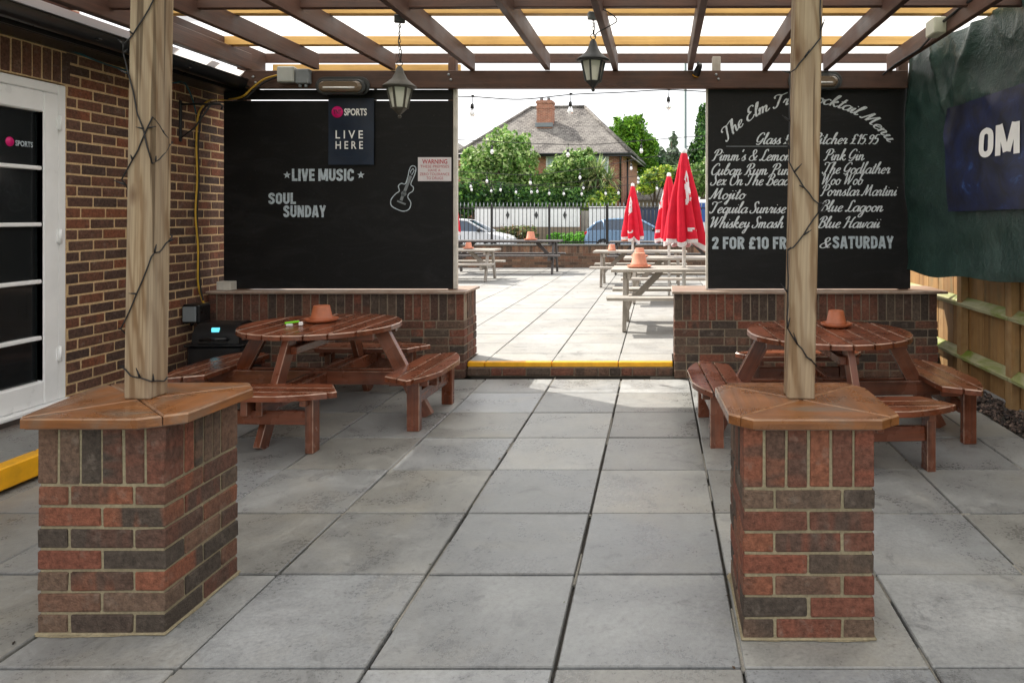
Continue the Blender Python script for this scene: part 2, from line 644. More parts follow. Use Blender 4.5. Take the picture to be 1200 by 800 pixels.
M['pink'] = m_plain('magenta_ink', srgb(226, 20, 120), 0.4, 0.05)
M['ink_red'] = m_plain('red_ink', srgb(176, 52, 62), 0.5, 0.1)
M['sign_white'] = m_plain('sign_white', srgb(214, 208, 210), 0.4, 0.05)
M['yellow'] = m_plain('yellow_step_paint', srgb(232, 168, 12), 0.5, 0.14, 14, bump=0.3)
M['terracotta'] = m_plain('terracotta', srgb(164, 92, 58), 0.45, 0.16, 18, bump=0.3)
M['terracotta_pale'] = m_plain('bleached_terracotta', srgb(206, 136, 108), 0.7, 0.12, 18, bump=0.3)
M['soot'] = m_plain('soot_mark', srgb(46, 34, 32), 0.8, 0.3)
M['grey_plastic'] = m_plain('grey_plastic', srgb(176, 180, 176), 0.45, 0.06)
M['mid_grey'] = m_plain('mid_grey_plastic', srgb(120, 126, 130), 0.45, 0.08)
M['cream_plastic'] = m_plain('weathered_cream_plastic', srgb(196, 196, 176), 0.5, 0.1)
M['green_plastic'] = m_plain('lime_green_plastic', srgb(120, 212, 20), 0.25, 0.05)
M['steel'] = m_plain('galvanised_steel', srgb(150, 154, 156), 0.35, 0.1, metal=0.7)
M['cable_yellow'] = m_plain('yellow_cable', srgb(190, 150, 44), 0.5, 0.15)
M['cable_teal'] = m_plain('teal_cable', srgb(30, 88, 100), 0.5, 0.15)
M['pole'] = m_plain('grey_green_column_paint', srgb(96, 112, 112), 0.5, 0.1)
M['lantern'] = m_plain('weathered_dark_lantern', srgb(70, 66, 58), 0.55, 0.3, 25)
M['lantern_black'] = m_plain('dark_grey_lantern', srgb(48, 50, 50), 0.5, 0.25, 25)
M['leaf'] = m_tone('leaves', 0.5, 0.25, 3.0, trans=0.3)
M['bark'] = m_plain('bark', srgb(92, 78, 64), 0.9, 0.35, 8, bump=0.8)
M['cloth'] = m_tone('parasol_cloth', 0.75, 0.12, 9.0, trans=0.12, spec=0.2, bump=0.15)
M['stone_chip'] = m_tone('stone_chippings', 0.8, 0.3, 30.0)
M['rubber'] = m_plain('tyre_rubber', srgb(28, 28, 29), 0.8, 0.2)
M['car_white'] = m_plain('white_car_paint', srgb(226, 228, 230), 0.18, 0.02, bump=0)
M['car_blue'] = m_plain('steel_blue_car_paint', srgb(128, 158, 188), 0.2, 0.04, bump=0, metal=0.2)
M['car_glass'] = m_plain('car_glass', srgb(40, 62, 84), 0.05, 0.05, bump=0, spec=0.9)
M['red_lens'] = m_plain('red_lens', srgb(200, 30, 36), 0.2, 0.05, bump=0)
M['asphalt'] = m_slab('asphalt', srgb(84, 84, 86), srgb(104, 104, 104), 0.7, 0.9, 0.2)
M['grass'] = m_plain('grass_ground', srgb(84, 110, 46), 0.9, 0.3, 2.0, bump=0.5)


def glass(name, c, rough=0.05, alpha=1.0):
    k = NT(name)
    k.col(c)
    k.rough(rough)
    k.b.inputs['Specular IOR Level'].default_value = 0.6
    k.b.inputs['Coat Weight'].default_value = 0.3
    return k.mat


M['dark_glass'] = glass('dark_door_glass', (0.012, 0.014, 0.015), 0.13)
k = NT('frosted_lantern_glass')
k.col(srgb(214, 214, 200))
k.rough(0.3)
k.b.inputs['Transmission Weight'].default_value = 0.35
M['frosted'] = k.mat
k = NT('clear_bulb_glass')
k.col((0.85, 0.85, 0.85))
k.rough(0.05)
k.b.inputs['Transmission Weight'].default_value = 0.7
M['bulb'] = k.mat
k = NT('blue_lit_display')
k.col((0.1, 0.5, 0.6))
k.b.inputs['Emission Color'].default_value = (0.15, 0.75, 0.9, 1)
k.b.inputs['Emission Strength'].default_value = 0.55
M['display'] = k.mat
# translucent corrugated roof sheet
k = NT('opal_roof_sheet')
co = k.n('ShaderNodeTexCoord').outputs['Object']
nz = k.noise(k.mapped(co, (3, 0.6, 1)), 1.0, 4)
cc = k.ramp(nz, [(0.3, (0.71, 0.705, 0.69)), (0.7, (0.79, 0.785, 0.77))])
k.t.nodes.remove(k.b)
tr = k.n('ShaderNodeBsdfTranslucent')
df = k.n('ShaderNodeBsdfDiffuse')
df.inputs['Color'].default_value = (0.6, 0.6, 0.6, 1)
k.l(cc, tr.inputs['Color'])
mx = k.n('ShaderNodeMixShader')
mx.inputs[0].default_value = 0.2
k.l(tr.outputs[0], mx.inputs[1])
k.l(df.outputs[0], mx.inputs[2])
k.l(mx.outputs[0], k.out.inputs['Surface'])
M['roof_sheet'] = k.mat
# tarpaulin
k = NT('dark_green_tarpaulin')
co = k.n('ShaderNodeTexCoord').outputs['Object']
n1 = k.noise(co, 3.0, 6, 0.65, 0.8)
n2 = k.noise(co, 120, 2)
c = k.ramp(n1, [(0.3, srgb(30, 52, 48)), (0.6, srgb(46, 70, 64)), (0.8, srgb(68, 88, 82))])
vo = k.n('ShaderNodeTexVoronoi', Scale=26.0)
k.l(co, vo.inputs['Vector'])
c = k.mix(k.ramp(vo.outputs['Distance'], [(0.04, 0.8), (0.09, 0.0)]), c, srgb(150, 165, 160))
k.col(c)
k.rough(0.3)
k.bump(k.math('ADD', k.math('MULTIPLY', n2, .3), k.noise(co, 12, 5, 0.6, 1.6)), 0.5, 0.015)
M['tarp'] = k.mat
k = NT('navy_banner_print')
co = k.n('ShaderNodeTexCoord').outputs['Object']
n1 = k.noise(co, 5.0, 6, 0.7, 0.6)
c = k.ramp(n1, [(0.42, srgb(16, 18, 40)), (0.62, srgb(22, 34, 78)), (0.78, srgb(60, 104, 168))])
k.col(c)
k.rough(0.4)
k.bump(k.noise(co, 14, 4), 0.3, 0.006)
M['banner'] = k.mat
# house wall, roof tiles, corrugated hoarding
k = NT('house_brickwork')
co = k.n('ShaderNodeTexCoord').outputs['Object']
sp = k.n('ShaderNodeSeparateXYZ')
k.l(co, sp.inputs[0])
cb = k.n('ShaderNodeCombineXYZ')
k.l(k.math('ADD', sp.outputs[0], sp.outputs[1]), cb.inputs[0])
k.l(sp.outputs[2], cb.inputs[1])
bt = k.n('ShaderNodeTexBrick', Scale=1.0)
bt.inputs['Color1'].default_value = (*srgb(176, 112, 88), 1)
bt.inputs['Color2'].default_value = (*srgb(146, 88, 72), 1)
bt.inputs['Mortar'].default_value = (*srgb(178, 158, 138), 1)
bt.inputs['Brick Width'].default_value = 0.225
bt.inputs['Row Height'].default_value = 0.075
bt.inputs['Mortar Size'].default_value = 0.008
k.l(cb.outputs[0], bt.inputs['Vector'])
k.col(k.mix(1.0, bt.outputs['Color'], k.ramp(k.noise(co, 3, 4), [(0.3, 0.8), (0.7, 1.15)]), 'MULTIPLY'))
k.rough(0.9)
M['house_brick'] = k.mat
k = NT('house_roof_tiles')
g = k.n('ShaderNodeTexCoord').outputs['Object']
sp = k.n('ShaderNodeSeparateXYZ')
k.l(g, sp.inputs[0])
cb = k.n('ShaderNodeCombineXYZ')
k.l(k.math('ADD', sp.outputs[0], k.math('MULTIPLY', sp.outputs[1], 0.35)), cb.inputs[0])
k.l(k.math('MULTIPLY', sp.outputs[2], 1.5), cb.inputs[1])
bt = k.n('ShaderNodeTexBrick', Scale=1.0)
bt.inputs['Color1'].default_value = (*srgb(136, 130, 124), 1)
bt.inputs['Color2'].default_value = (*srgb(90, 85, 82), 1)
bt.inputs['Mortar'].default_value = (*srgb(52, 46, 44), 1)
bt.inputs['Brick Width'].default_value = 0.26
bt.inputs['Row Height'].default_value = 0.17
bt.inputs['Mortar Size'].default_value = 0.022
k.l(cb.outputs[0], bt.inputs['Vector'])
n1 = k.noise(g, 1.1, 6, 0.65)
c = k.mix(k.ramp(n1, [(0.38, 0.0), (0.7, 0.75)]), bt.outputs['Color'], srgb(146, 141, 134))
c = k.mix(1.0, c, k.ramp(k.noise(g, 6, 4, .7), [(0.3, 0.7), (0.7, 1.2)]), 'MULTIPLY')
k.col(c)
k.rough(0.9)
k.bump(bt.outputs['Fac'], -0.6, 0.03)
M['tiles'] = k.mat

M['navy_fence'] = m_plain('dark_navy_fence_paint', srgb(44, 56, 78), 0.6, 0.15)
M['blue_panel'] = m_plain('blue_van_panel', srgb(40, 84, 150), 0.4, 0.08)
M['curtained_pane'] = m_plain('window_with_net_curtain', srgb(190, 204, 208), 0.12, 0.06, 2.0, bump=0)

# black painted boards with faint wiped chalk
k = NT('black_chalk_paint')
co = k.n('ShaderNodeTexCoord').outputs['Object']
n1 = k.noise(k.mapped(co, (1.2, 1, 3.5)), 1.6, 6, 0.7, 1.2)
n2 = k.noise(co, 40, 3)
c = k.mix(k.ramp(n1, [(0.48, 0.0), (0.75, 0.6)]), srgb(15, 15, 16), srgb(42, 42, 43))
c = k.mix(k.ramp(n2, [(0.62, 0.0), (0.8, 0.35)]), c, srgb(64, 64, 64))
k.col(c)
k.rough(k.ramp(n1, [(0.3, 0.42), (0.7, 0.6)]))
k.b.inputs['Specular IOR Level'].default_value = 0.25
k.bump(n2, 0.08, 0.002)
M['black'] = k.mat

# ------------------------------------------------------------------ ground, paving, road
def rt():
    return (random.random(), random.random(), random.random())


mb = MB()
mb.box((0, 150, -0.55), (500, 500, 0.5))
tag(mb.build('ground', M['grass']), kind='structure')

mb = MB()
mb.box((-2.0, 1.7, -0.045), (16, 9.4, 0.04))
tag(mb.build('paving_bed', M['joint']), kind='structure')

mb = MB()
xs = [-0.33 + 0.598 * k for k in range(-13, 5)]
ys = [2.29 + 0.597 * k for k in range(-9, 8)]
for j, y0 in enumerate(ys):
    for i, x0 in enumerate(xs):
        y1 = y0 + 0.597
        y1 = min(y1, 6.36)
        if y1 - y0 < 0.1 or x0 < -4.2:
            continue
        x1 = x0 + 0.598
        if x1 > 2.36:
            x1 = 2.36
        if x1 - x0 < 0.1:
            continue
        b = random.uniform(0.78, 1.14)
        w = random.uniform(-0.06, 0.05)
        dz = random.uniform(-0.002, 0.002)
        gp = 0.0035 + random.uniform(0, 0.004)
        mb.box(((x0 + x1) / 2, (y0 + y1) / 2, -0.0125 + dz), (x1 - x0 - 2 * gp, y1 - y0 - 2 * gp, 0.025), 0.004,
               rot=random.uniform(-0.0025, 0.0025), tone=(b * (1 + w * .5), b, b * (1 - w)), edge=(b * .8, b * .8, b * .8))
tag(mb.build('patio_paving', M['slab_in']), kind='structure')

# pale pointing left in some joints
mb = MB()
for i, x0 in enumerate(xs):
    if x0 < -4 or x0 > 2.3:
        continue
    y = -1.0
    while y < 6.2:
        l = random.uniform(0.15, 0.7)
        if random.random() < 0.55:
            mb.box((x0 + random.uniform(-.001, .001), y + l / 2, -0.0125 + random.uniform(-.003, .002)), (random.uniform(.007, .012), l, 0.016), .004, rot=random.uniform(-.006, .006), jit=.0012)
        y += l + random.uniform(0.05, 0.5)
for y0 in ys:
    x = -4.0
    while x < 2.2:
        l = random.uniform(0.1, 0.5)
        if random.random() < 0.25:
            mb.box((x + l / 2, y0, -0.0125 + random.uniform(-.003, .002)), (l, random.uniform(.006, .011), 0.016), .004, jit=.0012)
        x += l + random.uniform(0.1, 0.6)
tag(mb.build('joint_pointing', M['joint_pale']), kind='structure')

mb = MB()
for _ in range(150):
    if random.random() < .5:
        x, y = random.choice(xs) + random.gauss(0, .02), random.uniform(0.8, 6.2)
    else:
        x, y = random.choice((random.uniform(-3.9, -1.8), random.uniform(.2, 2.3), random.uniform(-1.7, .2))), 6.33 - abs(random.gauss(0, .06))
    if not -3.9 < x < 2.34:
        continue
    s_ = random.uniform(.004, .013)
    mb.tone = random.choice((srgb(70, 52, 36), srgb(96, 78, 50), srgb(40, 36, 32), srgb(120, 100, 66), srgb(74, 84, 46)))
    a = random.uniform(0, 6.28)
    c_, n_ = math.cos(a) * s_, math.sin(a) * s_
    z_ = random.uniform(.001, .004)
    mb.add([(x - c_, y - n_, .0025), (x + n_ * .5, y - c_ * .5, z_ + .003), (x + c_, y + n_, .0025 + z_), (x - n_ * .5, y + c_ * .5, z_ + .002)], [(0, 1, 2, 3)])
tag(mb.build('leaf_litter', M['stone_chip']), kind='stuff')

OZ = 0.13     # level of the sunny outer patio
OY = 6.46     # its front edge
mb = MB()
mb.box((0.5, (6.86 + 18.5) / 2, OZ - 0.19), (30, 18.5 - 6.86, 0.3))
mb.box((-0.79, 6.665, OZ - 0.19), (1.8, 0.38, 0.3))
tag(mb.build('outer_paving_bed', M['joint']), kind='structure')
mb = MB()
for j in range(0, 21):
    y0 = OY + 0.4 + 0.57 * j
    y1 = y0 + 0.57
    for i in range(-20, 22):
        x0 = -0.362 + 0.598 * i
        b = random.uniform(0.92, 1.06)
        gy = 0.004
        gx = 0.0055
        mb.box((x0 + 0.299, (y0 + y1) / 2, OZ - 0.02 + random.uniform(-.0015, .0015)), (0.598 - 2 * gx, y1 - y0 - 2 * gy, 0.04), 0.003,
               tone=(b, b, b), edge=(b * .85, b * .85, b * .85))
# row on the threshold between the low walls
for (xa, xb) in ((-1.715, -1.563), (-1.557, -0.963), (-0.957, -0.366), (-0.36, 0.125)):
    mb.box(((xa + xb) / 2, OY + 0.23, OZ - 0.02), (xb - xa, 0.335, 0.04), 0.003, tone=(1.03, 1.03, 1.02))
tag(mb.build('sunny_paving', M['slab_out']), kind='structure')

# the yellow painted nosing of the threshold and its riser
th = thing('threshold_step', 'step with yellow painted nosing slabs in the opening between the two low brick walls', 'step', (-0.79, OY, 0))
mb = MB()
for (xa, xb) in ((-1.715, -1.563), (-1.557, -0.963), (-0.957, -0.366), (-0.36, 0.125)):
    mb.box(((xa + xb) / 2 + 0.79, 0.029, OZ - 0.0225), (xb - xa, 0.058, 0.045), 0.006)
mb.build('yellow_nosing', M['yellow'], th)
mb = MB()
x = -0.93
while x < 0.92:
    l = 0.215 if random.random() < .6 else 0.102
    l = min(l, 0.92 - x)
    mb.box((x + l / 2, 0.03, 0.042), (l - 0.01, 0.08, 0.065), 0.005, tone=rt())
    x += l
mb.build('brick_riser', M['brick_dwarf'], th)
mb = MB()
mb.box((0, 0.05, 0.0425), (1.84, 0.09, 0.083))
mb.build('mortar', M['mortar_grey'], th)

# road, pavement and verge beyond the railings
mb = MB()
mb.box((0, 29.6, -0.2), (120, 14.4, 0.2))
tag(mb.build('road', M['asphalt']), kind='structure')
mb = MB()
mb.box((0, 20.6, -0.05), (120, 3.5, 0.2))
mb.box((0, 22.42, -0.06), (120, 0.12, 0.2))
mb.box((0, 37.9, -0.02), (120, 2.2, 0.2))
tag(mb.build('pavement', M['slab_out']), kind='structure')

# ------------------------------------------------------------------ brickwork
def brick(mb, c, s, ch=0.0035, rot=0.0, M_=None):
    j = 0.0015
    c = (c[0] + random.uniform(-j, j), c[1] + random.uniform(-j, j), c[2] + random.uniform(-j, j) * .6)
    mb.box(c, s, ch, rot=rot + random.uniform(-.004, .004), tone=rt(), M=M_, jit=0.0016)


def make_pier(label, x0, y0, x1, y1, cap_poly):
    cx, cy = (x0 + x1) / 2, (y0 + y1) / 2
    t = thing('brick_pier', label, 'brick pier', (cx, cy, 0), 0, 'brick piers holding the pergola posts')
    W, D = x1 - x0, y1 - y0
    mb = MB()
    ch = 0.073
    z = 0.004
    for k in range(7):
        h = ch - 0.0105
        zc = z + h / 2
        if k % 2 == 1:                                       # two stretchers to the front
            L = (W - 0.01) / 2
            for sy in (-1, 1):
                for sx in (-1, 1):
                    brick(mb, (sx * (L / 2 + .005), sy * (D / 2 - 0.051), zc), (L, 0.102, h))
            for sx in (-1, 1):
                brick(mb, (sx * (W / 2 - 0.051), 0, zc), (0.102, D - 0.224, h))
        else:
            L = (D - 0.01) / 2
            for sx in (-1, 1):
                for sy in (-1, 1):
                    brick(mb, (sx * (W / 2 - 0.051), sy * (L / 2 + .005), zc), (0.102, L, h))
            for sy in (-1, 1):
                brick(mb, (0, sy * (D / 2 - 0.051), zc), (W - 0.224, 0.102, h))
        z += ch
    sh = 0.205
    bw = (W - 0.05) / 6
    for i in range(6):
        xx = -W / 2 + bw / 2 + i * (bw + 0.01)
        for sy in (-1, 1):
            brick(mb, (xx, sy * (D / 2 - 0.051), z + sh / 2), (bw, 0.102, sh))
    bw2 = (D - 0.204 - 0.05) / 4
    for i in range(4):
        yy = -(D / 2 - 0.102) + 0.01 + bw2 / 2 + i * (bw2 + 0.01)
        for sx in (-1, 1):
            brick(mb, (sx * (W / 2 - 0.051), yy, z + sh / 2), (0.102, bw2, sh))
    mb.build('brickwork', M['brick_pier'], t)
    top = z + sh
    mb = MB()
    mb.box((0, 0, (top + 0.002) / 2), (W - 0.012, D - 0.012, top + 0.002))
    mb.box((0, 0, 0.004), (W + 0.016, D + 0.016, 0.008), 0.004)
    # rough mortar fillet smeared on to the slabs
    ring = []
    hw, hd = W / 2 - .002, D / 2 - .002
    per = []
    for k in range(24):
        per.append((-hw + 2 * hw * k / 24, -hd, 0, -1))
    for k in range(24):
        per.append((hw, -hd + 2 * hd * k / 24, 1, 0))
    for k in range(24):
        per.append((hw - 2 * hw * k / 24, hd, 0, 1))
    for k in range(24):
        per.append((-hw, hd - 2 * hd * k / 24, -1, 0))
    V = []
    for i, (x, y, nx, ny) in enumerate(per):
        e = 0.004 + 0.016 * max(0, mnoise.noise(Vector((x * 6 + cx, y * 6, 1.7))) + .35) + random.uniform(0, .004)
        h = random.uniform(.004, .010)
        V += [(x - nx * .004, y - ny * .004, h), (x + nx * e * .5, y + ny * e * .5, h * .45), (x + nx * e, y + ny * e, 0.0012)]
    n = len(per)
    mb.add(V, [(3 * i + a, 3 * ((i + 1) % n) + a, 3 * ((i + 1) % n) + a + 1, 3 * i + a + 1) for i in range(n) for a in (0, 1)])
    mb.build('mortar', M['mortar_pale'], t)
    # wooden cap of four mitred boards round the post
    poly = [(p[0] - cx, p[1] - cy) for p in cap_poly]
    pcx = sum(p[0] for p in poly) / len(poly)
    pcy = sum(p[1] for p in poly) / len(poly)
    mb = MB()
    z0, z1 = top + 0.002, top + 0.036
    # boards: front, right, back, left sectors of the outline
    corners = [0, 1, 2, 3, 4, 5, 6, 7]
    def sector(idx, ax):
        pts = [poly[i % len(poly)] for i in idx]
        c0 = Vector((pcx, pcy, 0))
        q = []
        for p in pts:
            q.append(p)
        a = Vector((pts[-1][0], pts[-1][1], 0))
        b = Vector((pts[0][0], pts[0][1], 0))
        q.append(tuple((c0 + (a - c0) * 0.01)[:2]))
        # pull slightly apart for the mitre joint
        m = Vector((sum(p[0] for p in q) / len(q), sum(p[1] for p in q) / len(q), 0))
        d = (m - c0).normalized() * 0.002
        q = [(p[0] + d.x, p[1] + d.y) for p in q]
        mb.prism(q, z0, z1, 0.006, gx=ax, tone=(random.uniform(.35, .7), 0.0, 0), edge=(0.6, 0.5, 0))
    mids = []
    n = len(poly)
    # corner mid points split the chamfers
    def mid(i):
        a, b = poly[i], poly[(i + 1) % n]
        return ((a[0] + b[0]) / 2, (a[1] + b[1]) / 2)
    # outline order: FL, FR, RF, RB, BR, BL, LB, LF
    full = [mid(7), poly[0], poly[1], mid(1), poly[2], poly[3], mid(3), poly[4], poly[5], mid(5), poly[6], poly[7]]
    poly2 = full
    for k, (a, ax) in enumerate(((0, 0), (3, 1), (6, 0), (9, 1))):
        pts = [poly2[(a + i) % 12] for i in range(4)]
        saved = poly
        q = pts + [(pcx, pcy)]
        m = Vector((sum(p[0] for p in q) / 5 - pcx, sum(p[1] for p in q) / 5 - pcy, 0)).normalized() * 0.0025
        q = [(p[0] + m.x, p[1] + m.y) for p in q]
        mb.prism(q, z0, z1, 0.006, gx=ax, tone=(random.uniform(.4, .65), 0.02, 0), edge=(0.6, 0.35, 0))
    mb.build('wooden_cap', M['cap'], t)
    mb = MB()
    mb.prism([(pcx + (p[0] - pcx) * .97, pcy + (p[1] - pcy) * .97) for p in poly], z0 - 0.006, z0 + 0.020)
    mb.build('cap_moulding', M['beam'], t)
    return top + 0.036


CAPZ = make_pier('brick pier with wooden cap nearest the white glazed door', -2.128, 2.470, -1.692, 2.900,
                 [(-2.135, 2.412), (-1.745, 2.412), (-1.625, 2.485), (-1.600, 2.84), (-1.665, 2.935), (-2.185, 2.935), (-2.235, 2.87), (-2.15, 2.432)])
make_pier('brick pier with wooden cap in front of the round table by the timber fence', 0.286, 2.440, 0.729, 2.878,
          [(0.315, 2.405), (0.745, 2.405), (0.818, 2.462), (0.812, 2.85), (0.765, 2.93), (0.285, 2.93), (0.226, 2.86), (0.242, 2.475)])


def dwarf_wall(label, x0, x1, capx0, capx1, y0=6.38, y1=6.81):
    cx = (x0 + x1) / 2
    t = thing('low_brick_wall', label, 'brick wall', (cx, y0, 0), 0, 'low brick walls under the black boards')
    W = x1 - x0
    D = y1 - y0
    mb = MB()
    z = 0.004
    for k in range(7):
        h = 0.0625
        x = -W / 2
        first = True
        while x < W / 2 - 0.02:
            if first and k % 2 == 0:
                l = 0.102
            elif k % 3 == 1:
                l = 0.102 if random.random() < 0.6 else 0.215
            else:
                l = 0.215 if random.random() < 0.85 else 0.102
            first = False
            l = min(l, W / 2 - x)
            if W / 2 - x - l < 0.05:
                l = W / 2 - x
            brick(mb, (x + l / 2, 0.051, z + h / 2), (l, 0.102, h))
            brick(mb, (x + l / 2, D - 0.051, z + h / 2), (l, 0.102, h))
            x += l + 0.01
        for sx in (-1, 1):
            for (ya, yb) in (((0.112, 0.212), (0.222, D - 0.112)) if k % 2 else ((0.112, D - 0.112),)):
                brick(mb, (sx * (W / 2 - 0.051), (ya + yb) / 2, z + h / 2), (0.102, yb - ya, h))
        z += 0.073
    sh = 0.235
    n = int(round(W / 0.0755))
    bw = W / n - 0.01
    for i in range(n):
        xx = -W / 2 + bw / 2 + 0.003 + i * (W / n)
        for yy in (0.051, D - 0.051):
            brick(mb, (xx, yy, z + sh / 2), (bw, 0.102, sh))
    for sx in (-1, 1):
        for i in range(3):
            brick(mb, (sx * (W / 2 - 0.051), 0.112 + 0.035 + i * 0.0755, z + sh / 2), (0.102, 0.065, sh))
    mb.build('brickwork', M['brick_dwarf'], t)
    z += sh
    mb = MB()
    mb.box((0, D / 2, z / 2), (W - 0.014, D - 0.014, z))
    mb.build('mortar', M['mortar_grey'], t)
    mb = MB()
    mb.box(((capx0 + capx1) / 2 - cx, D / 2, z + 0.013), (capx1 - capx0, D + 0.09, 0.024), 0.005, tone=(.5, .1, 0), edge=(.6, .8, 0))
    mb.build('coping_board', M['coping'], t)
    return z + 0.025


WALL_Z = dwarf_wall('long low brick wall with coping under the live music board', -4.0 + 0.012, -1.72, -3.985, -1.70)
dwarf_wall('low brick wall with coping under the cocktail menu board', 0.137, 2.47, 0.115, 2.545)

# ------------------------------------------------------------------ pub building: brick wall, eaves, door
pub = thing('pub_building', 'brown brick pub wall with white glazed door and black gutter along the patio', 'building', (-4.0, 4.5, 0))
WX = 0.0      # wall face, local x
mb = MB()
EAVE = 2.54
def wall_run(y0, y1, z0, z1, k0=0):
    z = z0
    k = k0
    while z < z1 - 0.02:
        h = min(0.062, z1 - z)
        y = y0 - (0.1125 if k % 2 else 0.0) + (0.02 * math.sin(k * 1.7))
        while y < y1:
            a, b = max(y, y0), min(y + 0.2125, y1)
            if b - a > 0.03:
                brick(mb, (WX - 0.05, (a + b) / 2, z + h / 2), (0.1, b - a, h), 0.004)
            y += 0.225
        z += 0.075
        k += 1
DOOR_Y1 = 4.86 - 4.5
wall_run(DOOR_Y1 + 0.012, 2.45, 0.0, EAVE)
wall_run(-3.0, -1.55, 0.0, EAVE)
# soldier course over the door, then plain courses
y = -1.55
DT = 2.318
while y < DOOR_Y1:
    brick(mb, (WX - 0.05, y + 0.0325, DT + 0.111), (0.1, 0.065, 0.205), 0.004)
    y += 0.0755
mb.build('brickwork', M['brick_wall'], pub)
mb = MB()
mb.box((WX - 0.106, (DOOR_Y1 + 2.45) / 2, 1.3), (0.204, 2.45 - DOOR_Y1, 2.6))
mb.box((WX - 0.106, -2.275, 1.3), (0.204, 1.45, 2.6))
mb.box((WX - 0.106, (DOOR_Y1 - 1.55) / 2, DT + 0.15), (0.204, DOOR_Y1 + 1.55, 0.3))
mb.build('mortar', M['mortar_tan'], pub)
# eaves: soffit, fascia, gutter
mb = MB()
mb.box((0.10, -0.3, EAVE + 0.012), (0.236, 5.2, 0.02))
mb.box((0.226, -0.3, EAVE + 0.09), (0.02, 5.2, 0.17))
mb.build('black_fascia', M['black_plastic'], pub)
mb = MB()
prof = [(-0.058, 0.06), (-0.05, 0.02), (-0.03, -0.015), (0, -0.028), (0.03, -0.015), (0.05, 0.02), (0.058, 0.06)]
gx, gz = 0.296, EAVE + 0.045
pts_o = [(gx + a, gz + b) for a, b in prof]
def gut(u, v):
    i = u * 6
    a = min(5, int(i))
    f = i - a
    return Vector((pts_o[a][0] * (1 - f) + pts_o[a + 1][0] * f, -2.9 + 4.98 * v, pts_o[a][1] * (1 - f) + pts_o[a + 1][1] * f))
mb.grid(gut, 12, 2)
for yy in (-1.6, -0.7, 0.2, 1.1, 1.9):
    mb.box((gx, yy, gz - 0.0), (0.135, 0.03, 0.012), 0.003)
mb.tube([(gx + 0.058, -2.9, gz + 0.06), (gx + 0.058, 2.08, gz + 0.06)], 0.007)
mb.box((gx, 2.085, gz + 0.015), (0.12, 0.01, 0.09))
mb.build('gutter', M['black_plastic'], pub)

# unseen storey block and roof added behind the wall to shade the patio's left
mb = MB()
mb.box((-3.2, -2.0, 2.5), (3.8, 8.2, 5.0))
mb.box((-0.75, -0.3, EAVE + 0.06), (1.24, 5.2, 0.07))
mb.build('added_shade_storey', M['house_brick'], pub)
mb = MB()
mb.add([(-5.3, -6.3, 5.0), (-1.1, -6.3, 5.0), (-1.1, 2.3, 5.0), (-5.3, 2.3, 5.0), (-3.2, -4.6, 6.4), (-3.2, .6, 6.4)],
       [(0, 1, 4), (1, 2, 5, 4), (2, 3, 5), (3, 0, 4, 5), (0, 3, 2, 1)], center=(-3.2, -2, 5.4))
mb.build('roof', M['tiles'], pub)  # roof of the added shade block

# french door, white frame, four glazing bars
door = bpy.data.objects.new('door', None)
COL.objects.link(door)
door.parent = pub
door['label'] = 'white glazed door with four glazing bars'
mb = MB()
dz0, dz1 = 0.215, 2.308
def vstile(y0, y1, z0, z1, x, d, ch=0.006):
    mb.box((x, (y0 + y1) / 2, (z0 + z1) / 2), (d, y1 - y0, z1 - z0), ch)
vstile(DOOR_Y1 - 0.062, DOOR_Y1, dz0, dz1, -0.03, 0.07)           # right jamb
vstile(-1.5, -1.438, dz0, dz1, -0.03, 0.07)
vstile(-1.437, DOOR_Y1 - 0.063, dz1 - 0.062, dz1, -0.03, 0.07)    # head
vstile(-1.5, DOOR_Y1 + 0.02, dz0 - 0.03, dz0 - 0.002, -0.005, 0.12)   # sill
mb.build('frame', M['upvc'], door)
mb = MB()
for (ya, yb) in ((-0.60, DOOR_Y1 - 0.066), (-1.434, -0.604)):
    vstile(ya, ya + 0.115, dz0, dz1 - 0.066, -0.022, 0.066, 0.008)
    vstile(yb - 0.115, yb, dz0, dz1 - 0.066, -0.022, 0.066, 0.008)
    vstile(ya + 0.116, yb - 0.116, dz1 - 0.20, dz1 - 0.066, -0.022, 0.066, 0.008)
    vstile(ya + 0.116, yb - 0.116, dz0, dz0 + 0.15, -0.022, 0.066, 0.008)
mb.build('leaf_frame', M['upvc'], door)
GY1 = DOOR_Y1 - 0.182
for z in (1.745, 1.38, 1.01, 0.645):
    mb = MB()
    mb.box((-0.024, (GY1 - 0.484) / 2, z), (0.05, GY1 + 0.484, 0.026), 0.005)
    mb.build('glazing_bar', M['upvc'], door)
mb = MB()
mb.box((-0.038, (GY1 - 0.484) / 2, 1.24), (0.012, GY1 + 0.484 + .01, 1.77))
mb.box((-0.038, -1.02, 1.24), (0.012, 0.61, 1.77))
mb.build('glass', M['dark_glass'], door)
mb = MB()
mb.box((-0.025, GY1 + 0.006, 1.24), (0.055, 0.01, 1.74))
mb.build('gasket', M['black_plastic'], door)
for z in (2.05, 1.30, 0.52):
    mb = MB()
    mb.lathe([(0.011, 0), (0.011, 0.10)], (0.018, DOOR_Y1 - 0.064, z - 0.05), 8)
    mb.box((0.012, DOOR_Y1 - 0.064, z), (0.008, 0.045, 0.08), 0.002)
    mb.build('hinge', M['upvc'], door)

